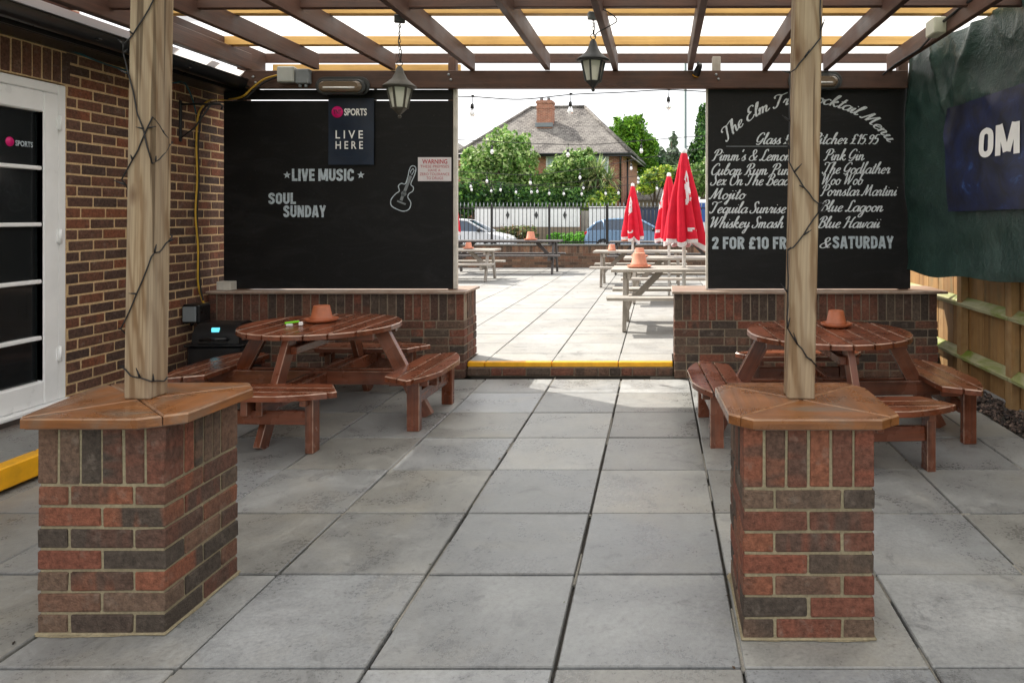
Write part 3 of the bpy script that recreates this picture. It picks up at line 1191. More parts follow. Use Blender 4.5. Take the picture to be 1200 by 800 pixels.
# raised step in front of the door with yellow edge
st = thing('door_step', 'dark slab step with yellow painted edge below the white door', 'step', (-3.68, 3.3, 0))
mb = MB()
y = -1.7
while y < 1.6:
    b = random.uniform(.6, .78)
    mb.box((-0.05, y + 0.297, 0.125), (0.54, 0.588, 0.03), 0.004, tone=(b, b, b))
    y += 0.597
mb.build('tread', M['slab_in'], st)
mb = MB()
y = -1.7
while y < 1.6:
    mb.box((0.267, y + 0.297, 0.082), (0.09, 0.590, 0.118), 0.008)
    y += 0.597
mb.build('yellow_edge', M['yellow'], st)
mb = MB()
mb.box((-0.03, 0.1, 0.055), (0.56, 3.55, 0.105))
mb.build('riser', M['mortar_grey'], st)

# ------------------------------------------------------------------ pergola
pg = thing('pergola', 'brown timber pergola with translucent roof sheets on pale pine posts', 'pergola', (-0.7, 4.5, 0))
PX, PY = 0.7, -4.5       # world to local
BZ0, BZ1 = 2.573, 2.728
def wear():
    return (random.uniform(.35, .65), random.uniform(0, .12), 0)
mb = MB()
mb.box((-0.89 + PX, 6.44 + PY, (BZ0 + BZ1) / 2), (6.2, 0.075, BZ1 - BZ0), 0.004, tone=(.45, .05, 0), edge=(.5, .35, 0))
mb.build('main_beam', M['beam'], pg)
RX = [-3.62, -3.035, -2.36, -1.66, -0.985, -0.385, 0.28, 0.945, 1.485, 2.05]
for i, x in enumerate(RX):
    mb = MB()
    dy = random.uniform(-.03, .03)
    tilt = random.uniform(-.04, .04)
    mb.bar((x + PX + tilt, 1.2 + PY, 2.80), (x + PX, 6.40 + PY + dy, 2.80 + random.uniform(-.004, .004)), 0.048, 0.142, 0.004,
           tone=wear(), edge=(.6, .45, 0))
    mb.build('rafter', M['beam'], pg)
for yb in (4.74, 2.1):
    mb = MB()
    mb.bar((-4.2 + PX, yb + PY, 2.865), (2.5 + PX, yb + PY, 2.885), 0.05, 0.15, 0.004, tone=(.5, .05, 0))
    mb.build('cross_beam', M['beam'], pg)
for yb in (6.1, 5.17, 4.0, 3.1):
    mb = MB()
    mb.box((-0.7 + PX, yb + PY, 2.912), (6.5, 0.075, 0.072), 0.003, tone=(.5, .05, 0))
    mb.build('purlin', M['new_pine'], pg)
mb = MB()
mb.box((-0.7 + PX, 6.76 + PY, 2.913), (6.4, 0.05, 0.084), 0.003, tone=(.45, .1, 0))
mb.build('rear_purlin', M['beam'], pg)
mb = MB()
mb.box((-2.72 + PX, 6.72 + PY, 2.79), (1.75, 0.02, 0.115), 0.003)
mb.build('filler_plank', M['new_pine'], pg)
for (x, m_, w) in ((-1.86, 'beam', .07), (0.52, 'grey_wood', .075), (-3.75, 'beam', .09), (2.2, 'beam', .09)):
    mb = MB()
    mb.box((x + PX, 6.52 + PY, (WALL_Z + 2.87) / 2 if m_ == 'beam' else 2.79), (w, 0.075, 2.87 - WALL_Z if m_ == 'beam' else 0.16), 0.004, tone=(.5, .2, 0))
    mb.build('upright', M[m_], pg)
for (x, z) in ((-1.865, 2.69), (-1.845, 2.645), (0.51, 2.69), (0.53, 2.65), (-3.6, 2.67), (-3.58, 2.62)):
    mb = MB()
    mb.lathe([(0.009, 0), (0.013, 0.003), (0.009, 0.008), (0, 0.009)], (0, 0, 0), 8,
             M=Matrix.Translation((x + PX, 6.402 + PY, z)) @ Matrix.Rotation(R(90), 4, 'X'))
    mb.build('bolt', M['steel'], pg)
# corrugated translucent roof
mb = MB()
def roof(u, v):
    x = -3.74 + u * 6.35
    return Vector((x + PX, 1.0 + v * 6.05 + PY, 2.962 + 0.003 * math.sin(x * 2 * math.pi / 0.076)))
mb.grid(roof, 500, 3)
mb.build('roof_sheet', M['roof_sheet'], pg)
mb = MB()
mb.grid(lambda u, v: Vector((-3.722 + 0.045 * u + PX, 1.0 + v * 5.52 + PY, 2.655 + 0.062 * u)), 2, 6)
mb.build('roof_edge_strip', M['roof_sheet'], pg)
mb = MB()
mb.box((-3.663 + PX, 3.85 + PY, 2.838), (0.025, 5.7, 0.215), 0.003, tone=(.4, .05, 0))
mb.build('sun_block_board', M['beam'], pg)  # board added to block a sun leak between roof edge and gutter
# posts of sawn pine on the pier caps, leaning a touch
for (x, y, lean) in ((-1.929, 2.713, 0.017), (0.527, 2.713, 0.022)):
    mb = MB()
    mb.bar((x + PX, y + PY, CAPZ - 0.001), (x + lean * 2.03 + PX, y + PY, 2.95), 0.1, 0.1, 0.006, up=(0, 1, 0))
    mb.build('post', M['post'], pg)

# ------------------------------------------------------------------ lettering
def text_mesh(body, size, weight=0.0, sx=1.0, align='CENTER', spacing=1.0, extrude=0.0008, shear=0.0):
    """built-in font -> (verts, faces) in the xy plane"""
    cu = bpy.data.curves.new('lettering', 'FONT')
    cu.body = body
    cu.size = size
    cu.align_x = align
    cu.offset = weight
    cu.space_character = spacing
    cu.extrude = extrude
    cu.shear = shear
    cu.resolution_u = 3
    o = bpy.data.objects.new('lettering', cu)
    COL.objects.link(o)
    dg = bpy.context.evaluated_depsgraph_get()
    dg.update()
    me = bpy.data.meshes.new_from_object(o.evaluated_get(dg))
    V = [Vector((v.co.x * sx, v.co.y, v.co.z)) for v in me.vertices]
    Fc = [list(p.vertices) for p in me.polygons]
    bpy.data.objects.remove(o)
    bpy.data.curves.remove(cu)
    bpy.data.meshes.remove(me)
    return V, Fc


def fit_text(body, width, height, weight=0.0, spacing=1.0, align='LEFT'):
    """text scaled to a given width and capital height, lower left corner at the origin"""
    V, Fc = text_mesh(body, 1.0, weight, 1.0, 'LEFT', spacing, 0.0)
    x0 = min(v.x for v in V)
    x1 = max(v.x for v in V)
    y0 = min(v.y for v in V)
    y1 = max(v.y for v in V)
    return [Vector(((v.x - x0) / (x1 - x0) * width, (v.y - y0) / (y1 - y0) * height, 0)) for v in V], Fc


# a brush script of single strokes: x height 1, capitals and ascenders 2, slanted later
G = {
 'a': (.98, [[(.78, .85), (.5, 1.0), (.15, .7), (.08, .3), (.3, 0), (.6, .2), (.8, .7)], [(.82, 1.0), (.74, .4), (.82, .03), (1.05, .3)]]),
 'b': (.9, [[(.02, .3), (.35, 1.4), (.42, 2.0), (.25, 1.9), (.14, 1.0), (.12, .3), (.35, 0), (.66, .25), (.7, .75), (.45, .95), (.2, .6)]]),
 'c': (.8, [[(.68, .8), (.45, 1.0), (.14, .7), (.1, .3), (.35, 0), (.7, .25)]]),
 'd': (.98, [[(.72, .85), (.45, 1.0), (.12, .65), (.12, .2), (.4, 0), (.68, .4)], [(.82, 2.0), (.76, 1.0), (.74, .25), (.9, .02), (1.05, .25)]]),
 'e': (.78, [[(.1, .4), (.45, .55), (.62, .85), (.4, 1.0), (.14, .65), (.14, .2), (.4, 0), (.72, .25)]]),
 'f': (.6, [[(.0, .3), (.4, 1.5), (.5, 2.0), (.35, 2.0), (.26, 1.0), (.2, -.6), (.1, -.9), (.32, -.3), (.5, .3)]]),
 'g': (.95, [[(.74, .85), (.45, 1.0), (.12, .65), (.14, .2), (.4, .02), (.7, .5)], [(.8, 1.0), (.74, 0), (.6, -.8), (.3, -.95), (.2, -.6), (.6, -.1), (.95, .3)]]),
 'h': (.95, [[(.0, .3), (.35, 1.4), (.42, 2.0), (.26, 1.9), (.14, .9), (.1, 0)], [(.12, .4), (.4, .95), (.62, .85), (.62, .3), (.72, .02), (.98, .3)]]),
 'i': (.5, [[(.0, .4), (.2, 1.0), (.17, .3), (.28, .02), (.5, .3)], [(.24, 1.42), (.3, 1.5)]]),
 'j': (.5, [[(.05, .5), (.25, 1.0), (.2, -.2), (.05, -.9), (-.15, -.7), (.2, -.1), (.5, .3)], [(.3, 1.42), (.36, 1.5)]]),
 'k': (.95, [[(.0, .3), (.35, 1.4), (.42, 2.0), (.26, 1.9), (.14, .9), (.1, 0)], [(.14, .5), (.5, 1.0), (.62, .8), (.3, .55), (.6, .1), (.75, .02), (.98, .3)]]),
 'l': (.52, [[(.0, .3), (.35, 1.4), (.4, 2.0), (.24, 1.9), (.14, .9), (.16, .2), (.3, .02), (.52, .3)]]),
 'm': (1.38, [[(.0, .6), (.14, 1.0), (.1, 0)], [(.12, .5), (.38, .98), (.52, .8), (.48, 0)], [(.5, .5), (.78, .98), (.94, .8), (.92, .25), (1.06, .02), (1.38, .35)]]),
 'n': (.98, [[(.0, .6), (.14, 1.0), (.1, 0)], [(.12, .5), (.42, .98), (.6, .8), (.56, .25), (.7, .02), (.98, .35)]]),
 'o': (.86, [[(.42, 1.0), (.14, .7), (.12, .25), (.38, 0), (.66, .25), (.68, .7), (.42, 1.0)], [(.5, .95), (.66, .75), (.88, .8)]]),
 'p': (.9, [[(.0, .5), (.2, 1.0), (.12, 0), (.04, -.95)], [(.16, .5), (.4, .98), (.66, .75), (.6, .2), (.35, .02), (.2, .2)]]),
 'q': (.95, [[(.72, .85), (.45, 1.0), (.12, .65), (.14, .2), (.4, .02), (.7, .5)], [(.8, 1.0), (.7, 0), (.66, -.95), (.95, .2)]]),
 'r': (.72, [[(.0, .5), (.18, 1.05), (.3, .88), (.48, .92), (.4, .4), (.46, .05), (.74, .3)]]),
 's': (.7, [[(.0, .3), (.4, 1.05), (.36, .75), (.52, .35), (.36, .02), (.08, .12)], [(.4, .03), (.7, .3)]]),
 't': (.58, [[(.34, 1.75), (.2, .5), (.22, .1), (.36, .02), (.6, .3)], [(.02, 1.15), (.5, 1.22)]]),
 'u': (.98, [[(.0, .6), (.14, 1.0), (.1, .3), (.28, .02), (.56, .4), (.66, 1.0)], [(.68, 1.0), (.62, .25), (.76, .02), (1.0, .35)]]),
 'v': (.8, [[(.0, .7), (.14, 1.0), (.24, .1), (.5, .3), (.62, .95), (.8, .9)]]),
 'w': (1.15, [[(.0, .7), (.12, 1.0), (.16, .1), (.4, .2), (.52, .9), (.56, .1), (.8, .25), (.94, .95), (1.15, .9)]]),
 'x': (.85, [[(.05, .8), (.2, 1.0), (.5, .1), (.8, .2)], [(.65, .98), (.4, .6), (.08, .03)]]),
 'y': (.9, [[(.0, .6), (.14, 1.0), (.12, .4), (.28, .1), (.58, .5), (.64, 1.0)], [(.66, 1.0), (.58, 0), (.4, -.85), (.16, -.9), (.2, -.5), (.9, .35)]]),
 'T': (1.2, [[(.1, 1.5), (.0, 1.8), (.3, 2.0), (.8, 1.85), (1.35, 2.05)], [(.75, 1.9), (.6, 1.0), (.45, .2), (.15, 0), (.0, .3)]]),
 'E': (1.15, [[(1.0, 1.7), (.8, 2.0), (.45, 1.85), (.4, 1.3), (.75, 1.08)], [(.7, 1.08), (.25, .85), (.12, .35), (.4, 0), (.85, .15), (1.05, .5)]]),
 'M': (1.75, [[(-.1, .2), (.1, .05), (.3, .7), (.55, 1.95)], [(.56, 1.95), (.62, .9), (.66, .1)], [(.68, .15), (.95, 1.1), (1.25, 1.95)], [(1.26, 1.95), (1.26, .8), (1.36, .08), (1.62, .2)]]),
 'G': (1.2, [[(1.0, 1.6), (.85, 1.95), (.5, 1.9), (.15, 1.3), (.12, .6), (.4, .35), (.8, .6), (.98, 1.05)], [(1.0, 1.05), (.85, .3), (.5, -.1), (.15, .05)]]),
 'P': (1.15, [[(.55, 1.85), (.4, .9), (.28, .15), (.0, .0)], [(.05, 1.3), (.2, 1.8), (.7, 2.02), (1.1, 1.75), (1.0, 1.2), (.6, .95), (.42, 1.05)]]),
 'C': (1.1, [[(.95, 1.55), (.85, 1.95), (.5, 1.9), (.15, 1.2), (.15, .45), (.45, 0), (.8, .15), (1.05, .5)]]),
 'R': (1.3, [[(.55, 1.85), (.4, .9), (.28, .15), (.0, .0)], [(.05, 1.3), (.2, 1.8), (.7, 2.02), (1.08, 1.75), (.95, 1.2), (.5, 1.02), (.75, .7), (.9, .15), (1.15, .02), (1.3, .25)]]),
 'S': (1.0, [[(.95, 1.65), (.75, 2.02), (.42, 1.8), (.5, 1.3), (.75, .75), (.65, .2), (.3, -.02), (.02, .2), (.1, .5)]]),
 'O': (1.3, [[(.7, 2.0), (.3, 1.75), (.1, 1.0), (.25, .2), (.65, 0), (1.05, .45), (1.15, 1.2), (.9, 1.85), (.55, 1.8), (.5, 1.4)]]),
 'B': (1.2, [[(.5, 1.85), (.38, .9), (.28, .1)], [(.05, 1.4), (.3, 1.9), (.75, 2.02), (1.0, 1.65), (.8, 1.2), (.5, 1.08), (.9, .95), (1.02, .4), (.7, .02), (.25, .05), (.05, .3)]]),
 'L': (1.1, [[(.95, 1.65), (.8, 2.0), (.52, 1.75), (.48, 1.0), (.35, .25), (.1, .02), (.05, .2), (.4, .15), (.8, .0), (1.1, .3)]]),
 'W': (1.75, [[(.0, 1.6), (.2, 1.95), (.35, 1.6), (.36, .05)], [(.38, .1), (.7, 1.0), (.92, 1.9)], [(.92, 1.9), (.92, .8), (.96, .05)], [(.98, .1), (1.4, 1.1), (1.55, 1.95), (1.75, 1.85)]]),
 'H': (1.4, [[(.0, 1.5), (.15, 1.85), (.42, 1.95), (.36, 1.0), (.2, .1), (.0, .05)], [(1.3, 1.95), (1.08, 1.5), (.95, .6), (1.02, .05), (1.3, .25)], [(.3, 1.0), (.7, 1.08), (1.05, 1.0)]]),
 '&': (1.35, [[(1.2, .9), (.9, .25), (.5, 0), (.12, .25), (.2, .75), (.75, 1.2), (.85, 1.7), (.6, 1.95), (.4, 1.6), (.6, .9), (1.0, .15), (1.3, .15)]]),
 "'": (.35, [[(.2, 2.0), (.14, 1.55)]]),
 '.': (.35, [[(.12, .02), (.18, .1)]]),
 '£': (1.0, [[(.85, 1.4), (.65, 1.7), (.35, 1.5), (.4, .8), (.3, .2), (.05, .05), (.4, .12), (.85, .05)], [(.1, .85), (.7, .9)]]),
 '7': (.8, [[(.08, 1.6), (.75, 1.65), (.5, .8), (.35, 0)]]),
 '9': (.8, [[(.65, 1.3), (.4, 1.65), (.1, 1.3), (.3, .9), (.62, 1.2), (.66, 1.5), (.55, .5), (.3, 0)]]),
 '5': (.8, [[(.7, 1.65), (.25, 1.6), (.16, .95), (.5, 1.0), (.66, .55), (.4, .02), (.05, .15)]]),
 '1': (.5, [[(.1, 1.3), (.35, 1.68), (.26, 0)]]),
}


def catmull(pts, n=5):
    if len(pts) < 3:
        return [Vector((*p, 0)) for p in pts]
    P_ = [pts[0]] + list(pts) + [pts[-1]]
    out = []
    for i in range(1, len(P_) - 2):
        p0, p1, p2, p3 = P_[i - 1], P_[i], P_[i + 1], P_[i + 2]
        for k in range(n):
            t = k / n
            q = [0.5 * (2 * b + (c - a) * t + (2 * a - 5 * b + 4 * c - d) * t * t + (3 * b - a - 3 * c + d) * t ** 3)
                 for a, b, c, d in zip(p0, p1, p2, p3)]
            out.append(Vector((q[0], q[1], 0)))
    out.append(Vector((*pts[-1], 0)))
    return out


def script_text(body, slant=0.32, pen=(0.06, 0.125)):
    """(verts, faces, width) of a line of brush script, x height 1"""
    V, Fc = [], []
    x = 0.0
    layer = 0
    for chh in body:
        if chh == ' ':
            x += 0.45
            continue
        adv, strokes = G[chh]
        for s in strokes:
            pts = catmull(s)
            b = len(V)
            for i, p in enumerate(pts):
                d = pts[min(i + 1, len(pts) - 1)] - pts[max(i - 1, 0)]
                d = d.normalized() if d.length > 1e-6 else Vector((0, 1, 0))
                nrm = Vector((-d.y, d.x, 0))
                w = pen[0] + (pen[1] - pen[0]) * max(0.0, min(1.0, (-d.y if d.y < 0 else d.y * 0.45)))
                for sg in (-1, 1):
                    q = p + nrm * w * sg
                    V.append(Vector((x + q.x + slant * q.y, q.y, (layer % 5) + i * 0.004)))
            for i in range(len(pts) - 1):
                Fc.append([b + 2 * i, b + 2 * i + 1, b + 2 * i + 3, b + 2 * i + 2])
            layer += 1
        x += adv * 0.98
    return V, Fc, x


BY = 6.475      # face of the black boards
S = BY / F      # metres per photograph pixel on the boards


def on_board(V, px, py, k=1.0, ang=0.0, y=BY - 0.0022):
    """place flat lettering on a board: origin at a point given by its column and row"""
    o = P(px, py, BY)
    c, s = math.cos(ang), math.sin(ang)
    return [Vector((o.x + (v.x * c - v.y * s) * k, y - v.z * 0.00015, o.z + (v.x * s + v.y * c) * k)) for v in V]


# ------------------------------------------------------------------ boards
def board(label, x0, x1, z0, z1, seam, group='black boards on the low walls'):
    t = thing('black_board', label, 'notice board', ((x0 + x1) / 2, BY, z0), 0, group)
    W = x1 - x0
    zs = [z0] + seam + [z1]
    for a, b in zip(zs[:-1], zs[1:]):
        mb = MB()
        mb.box((0, 0.012, (a + b) / 2 - z0), (W, 0.022, b - a - 0.010), 0.002)
        mb.build('panel', M['black'], t)
    return t


LB = board('black painted board lettered live music and soul Sunday with a drawn guitar', P(262, 0, BY).x, P(530.5, 0, BY).x, WALL_Z + 0.004, P(0, 104.5, BY).z, [P(0, 117.5, BY).z])
RB = board('black painted cocktail menu board covered in white brush lettering', P(830, 0, BY).x, P(1067, 0, BY).x, WALL_Z + 0.004, P(0, 97.5, BY).z, [])
mb = MB()
xe = P(533, 0, BY).x - LB.location.x
mb.box((xe, 0.03, (2.57 - WALL_Z) / 2), (0.034, 0.05, 2.57 - WALL_Z), 0.004)
mb.build('edge_post', M['white_wood'], LB)
mb = MB()
xe = P(828.6, 0, BY).x - RB.location.x
mb.box((xe, 0.03, (2.62 - WALL_Z) / 2), (0.020, 0.05, 2.62 - WALL_Z), 0.004)
mb.build('edge_post', M['white_wood'], RB)


def letters(name, mat, parent, V, Fc):
    m = MB()
    off = parent.location if parent else Vector((0, 0, 0))
    m.add([v - off for v in V], Fc)
    return m.build(name, mat, parent)


# heavy condensed capitals: (advance, strokes, curved strokes), cap height 1
BLK = {
 'I': (.24, [[(.12, 0), (.12, 1)]], []),
 'L': (.50, [[(.12, 0), (.12, 1)], [(.12, .105), (.5, .105)]], []),
 'V': (.60, [[(.10, 1), (.28, 0)], [(.50, 1), (.32, 0)]], []),
 'E': (.50, [[(.12, 0), (.12, 1)], [(.12, .105), (.5, .105)], [(.12, .5), (.46, .5)], [(.12, .895), (.5, .895)]], []),
 'M': (.86, [[(.11, 0), (.11, 1)], [(.75, 0), (.75, 1)], [(.17, 1), (.40, .1)], [(.69, 1), (.46, .1)]], []),
 'N': (.64, [[(.12, 0), (.12, 1)], [(.52, 0), (.52, 1)], [(.15, .96), (.49, .04)]], []),
 'A': (.64, [[(.10, 0), (.28, 1)], [(.54, 0), (.36, 1)], [(.2, .26), (.44, .26)]], []),
 'Y': (.60, [[(.09, 1), (.29, .45)], [(.51, 1), (.31, .45)], [(.3, .52), (.3, 0)]], []),
 'F': (.48, [[(.12, 0), (.12, 1)], [(.12, .5), (.43, .5)], [(.12, .895), (.48, .895)]], []),
 'T': (.56, [[(0, .895), (.56, .895)], [(.28, 0), (.28, .9)]], []),
 'U': (.60, [], [[(.12, 1), (.12, .6), (.12, .26), (.3, .1), (.48, .26), (.48, .6), (.48, 1)]]),
 'S': (.60, [], [[(.48, .70), (.45, .84), (.3, .9), (.14, .82), (.14, .66), (.3, .53), (.46, .38), (.46, .2), (.3, .1), (.14, .16), (.12, .3)]]),
 'C': (.60, [], [[(.48, .66), (.46, .83), (.3, .9), (.13, .76), (.12, .5), (.13, .24), (.3, .1), (.46, .17), (.48, .34)]]),
 'O': (.60, [], [[(.3, .9), (.14, .8), (.12, .5), (.14, .2), (.3, .1), (.46, .2), (.48, .5), (.46, .8), (.3, .9)]]),
 'D': (.60, [[(.12, 0), (.12, 1)]], [[(.12, .9), (.34, .88), (.47, .72), (.48, .5), (.47, .28), (.34, .12), (.12, .1)]]),
 'R': (.60, [[(.12, 0), (.12, 1)], [(.3, .5), (.49, 0)]], [[(.12, .9), (.34, .89), (.47, .76), (.36, .53), (.12, .5)]]),
 '2': (.58, [[(.05, .105), (.54, .105)]], [[(.13, .66), (.15, .83), (.3, .9), (.45, .82), (.44, .64), (.3, .38), (.15, .12)]]),
 '£': (.58, [[(.05, .105), (.54, .105)], [(.05, .48), (.42, .48)]], [[(.5, .7), (.45, .85), (.33, .9), (.21, .78), (.22, .45), (.12, .12)]]),
 '1': (.36, [[(.22, 0), (.22, 1)], [(.04, .78), (.2, .94)]], []),
}
BLK['0'] = BLK['O']


def block_text(body, width, height, pen=0.105):
    V, Fc = [], []
    x, layer = 0.0, 0
    for chh in body:
        if chh == ' ':
            x += .26
            continue
        adv, st, cv = BLK[chh]
        for pts in [[Vector((*p, 0)) for p in q] for q in st] + [catmull(q, 4) for q in cv]:
            b = len(V)
            for i, p in enumerate(pts):
                d = (pts[min(i + 1, len(pts) - 1)] - pts[max(i - 1, 0)]).normalized()
                if i in (0, len(pts) - 1) and (pts[0] - pts[-1]).length < 1e-6:
                    d = (pts[1] - pts[-2]).normalized()
                nn = Vector((-d.y, d.x, 0))
                for sg in (-1, 1):
                    q = p + nn * pen * sg
                    V.append(Vector((x + q.x, q.y, (layer % 5))))
            for i in range(len(pts) - 1):
                Fc.append([b + 2 * i, b + 2 * i + 1, b + 2 * i + 3, b + 2 * i + 2])
            layer += 1
        x += adv + .055
    w = x - .055
    return [Vector((v.x / w * width, v.y * height, v.z)) for v in V], Fc


def bold(parent, body, x0, x1, ytop, ybot, mat):
    V, Fc = block_text(body, (x1 - x0) * S, (ybot - ytop) * S)
    return letters('lettering', mat, parent, on_board(V, x0, ybot), Fc)


bold(LB, 'LIVE MUSIC', 342, 415, 198, 212.2, M['silver_letter'])
bold(LB, 'SOUL', 314.5, 347, 226, 239.2, M['silver_letter'])
bold(LB, 'SUNDAY', 332, 382, 240.8, 254.6, M['silver_letter'])
for (px, py) in ((336.5, 205.3), (423, 205.3)):
    mb = MB()
    o = P(px, py, BY) - LB.location
    pts = []
    for k in range(10):
        r = (4.6 if k % 2 == 0 else 1.9) * S
        a = math.pi / 2 + k * math.pi / 5
        pts.append((o.x + r * math.cos(a), -0.0022, o.z + r * math.sin(a)))
    mb.add([(o.x, -0.0022, o.z)] + pts, [(0, 1 + (k + 1) % 10, 1 + k) for k in range(10)])
    mb.build('star', M['silver_letter'], LB)
# guitar outline in chalk paint
def zp(zx, zy):
    return (250 + zx / 4, 160 + zy / 4)
def ribbon(m, pts, w, closed=False):
    Q = [P(px, py, BY) - LB.location for px, py in pts]
    V, Fc = [], []
    n = len(Q)
    for i, q in enumerate(Q):
        d = Q[(i + 1) % n if closed else min(i + 1, n - 1)] - Q[i - 1 if (closed or i) else 0]
        d.y = 0
        d.normalize()
        nn = Vector((-d.z, 0, d.x))
        for sg in (-1, 1):
            p = q + nn * w * sg * S
            V.append((p.x, -0.0022, p.z))
    for i in range(n if closed else n - 1):
        a, b = 2 * i, 2 * ((i + 1) % n)
        Fc.append([a, a + 1, b + 1, b])
    m.add(V, Fc)
mb = MB()
out = [(918, 160), (926, 142), (940, 138), (950, 150), (944, 180), (926, 222), (938, 238), (935, 256), (918, 268), (912, 285),
       (926, 310), (918, 340), (890, 350), (855, 338), (834, 322), (834, 295), (856, 268), (872, 256), (868, 232), (882, 220), (900, 222), (912, 190)]
pts = [zp(v.x, v.y) for v in catmull(out + [out[0]], 4)]
ribbon(mb, pts, 0.55, True)
ribbon(mb, [zp(936, 150), zp(924, 165), zp(930, 182), zp(942, 160), zp(936, 150)], 0.45)
mb.build('guitar_outline', M['silver_letter'], LB)
mb = MB()
ribbon(mb, [zp(926, 185), zp(880, 300)], 1.7)
ribbon(mb, [zp(862, 302), zp(902, 318)], 1.0)
ribbon(mb, [zp(893 + 9 * math.cos(a), 268 + 9 * math.sin(a)) for a in [k * .6 for k in range(11)]], 0.9, True)
mb.build('guitar_neck', M['mid_grey'], LB)

# cocktail menu
def script_line(body, x0, x1, ybase, xh=6.6):
    V, Fc, w = script_text(body)
    k = (x1 - x0) / w
    V = [Vector((v.x * k * S, v.y * xh * S, v.z)) for v in V]
    letters('lettering', M['chalk'], RB, on_board(V, x0, ybase), Fc)


for (body, x0, x1, yb) in (("Pimm's & Lemonade", 834, 946, 188.4), ("Cuban Rum Punch", 832, 938, 205), ("Sex On The Beach", 832, 930, 217.2),
                           ("Mojito", 831, 872, 233.5), ("Tequila Sunrise", 831, 920, 249.8), ("Whiskey Smash", 830, 917, 267),
                           ("Pink Gin", 965, 1012, 188), ("The Godfather", 963, 1042, 203.5), ("Woo Woo", 961, 1010, 216.5), ("Pornstar Martini", 961, 1050, 229.5),
                           ("Blue Lagoon", 960, 1034, 248), ("Blue Hawaii", 957, 1030, 267),
                           ("Glass £7.95", 885, 944, 169), ("Pitcher £15.95", 950, 1028, 169)):
    script_line(body, x0, x1, yb)
bold(RB, '2 FOR £10 FRIDAY', 834, 955, 277.6, 291.8, M['silver_letter'])
script_line('&', 959, 972, 290.5, 6.2)
bold(RB, 'SATURDAY', 975.5, 1047, 276.8, 291.2, M['silver_letter'])
V, Fc, w = script_text('The Elm Tree Cocktail Menu')
arc_r, arc_c = 121.0, (946.0, 242.0)
span = 1.80
Va = []
kx = span * arc_r / w
for v in V:
    a = -span / 2 + v.x * kx / arc_r + 0.0
    r = arc_r + v.y * 7.0
    o = P(arc_c[0] + r * math.sin(a), arc_c[1] - r * math.cos(a), BY)
    Va.append(Vector((o.x, BY - 0.0022 - v.z * 0.00015, o.z)))
letters('arched_lettering', M['chalk'], RB, Va, Fc)
mb = MB()
a, b = P(851, 171.6, BY) - RB.location, P(952, 171.6, BY) - RB.location
mb.box(((a.x + b.x) / 2, 0.0002, a.z), (b.x - a.x, 0.003, 0.006))
mb.build('board_joint', M['mid_grey'], RB)

# navy poster and warning sign
p0, p1 = P(384, 193, 6.44), P(437.5, 115, 6.44)
po = thing('poster', 'navy live sport poster hanging on the black board with a magenta disc', 'poster', ((p0.x + p1.x) / 2, 6.452, p0.z))
mb = MB()
mb.grid(lambda u, v: Vector(((u - .5) * (p1.x - p0.x), 0.004 * math.sin(u * 5 + v * 3), v * (p1.z - p0.z))), 10, 12)
mb.grid(lambda u, v: Vector(((u - .5) * (p1.x - p0.x), 0.004 + 0.004 * math.sin(u * 5 + v * 3), v * (p1.z - p0.z))), 10, 12)
mb.build('sheet', M['navy'], po)
def on_poster(V, px, py):
    o = P(px, py, BY)
    return [Vector((o.x + v.x, 6.4445, o.z + v.y)) for v in V]
for (body, x0, x1, yt, yb, w, m_, nm) in (('SPORTS', 405, 431.5, 127.8, 136.2, .03, 'white', 'lettering'), ('L I V E', 395, 427, 153.5, 163, .012, 'white', 'lettering'), ('H E R E', 395, 427, 166, 175, .012, 'white', 'lettering')):
    V, Fc = fit_text(body, (x1 - x0) * S, (yb - yt) * S, w)
    letters(nm, M[m_], po, on_poster(V, x0, yb), Fc)
mb = MB()
o = P(397, 132, BY) - po.location
mb.lathe([(6.7 * S, 0), (6.7 * S, 0.001)], (0, 0, 0), 24, M=Matrix.Translation((o.x, 6.445 - 6.452, o.z)) @ Matrix.Rotation(R(90), 4, 'X'))
mb.build('magenta_disc', M['pink'], po)
V, Fc = fit_text('TNT', 9.2 * S, 5.2 * S, .02)
letters('disc_lettering', M['navy'], po, [v - Vector((0, 0.0025, 0)) for v in on_poster(V, 392.4, 134.6)], Fc)

p0, p1 = P(490, 212.5, BY), P(529, 184.5, BY)
sg = thing('warning_sign', 'small white warning sign with red lettering at the edge of the black board', 'sign', ((p0.x + p1.x) / 2, BY - 0.004, p0.z))
mb = MB()
mb.box((0, 0, (p1.z - p0.z) / 2), (p1.x - p0.x, 0.004, p1.z - p0.z), 0.001)
mb.build('plate', M['sign_white'], sg)
for (body, x0, x1, yt, yb, w) in (('WARNING', 495, 524.5, 186.8, 192.2, .02), ('THESE PREMISES', 492.8, 526.5, 193.6, 196.8, .0), ('HAVE A', 502, 516.5, 198.2, 201.2, .0),
                                  ('ZERO TOLERANCE', 492.3, 527, 202.6, 205.8, .0), ('TO DRUGS', 500, 519.5, 207.2, 210.4, .0)):
    V, Fc = fit_text(body, (x1 - x0) * S, (yb - yt) * S, w)
    letters('lettering', M['ink_red'], sg, on_board(V, x0, yb, y=BY - 0.0075), Fc)

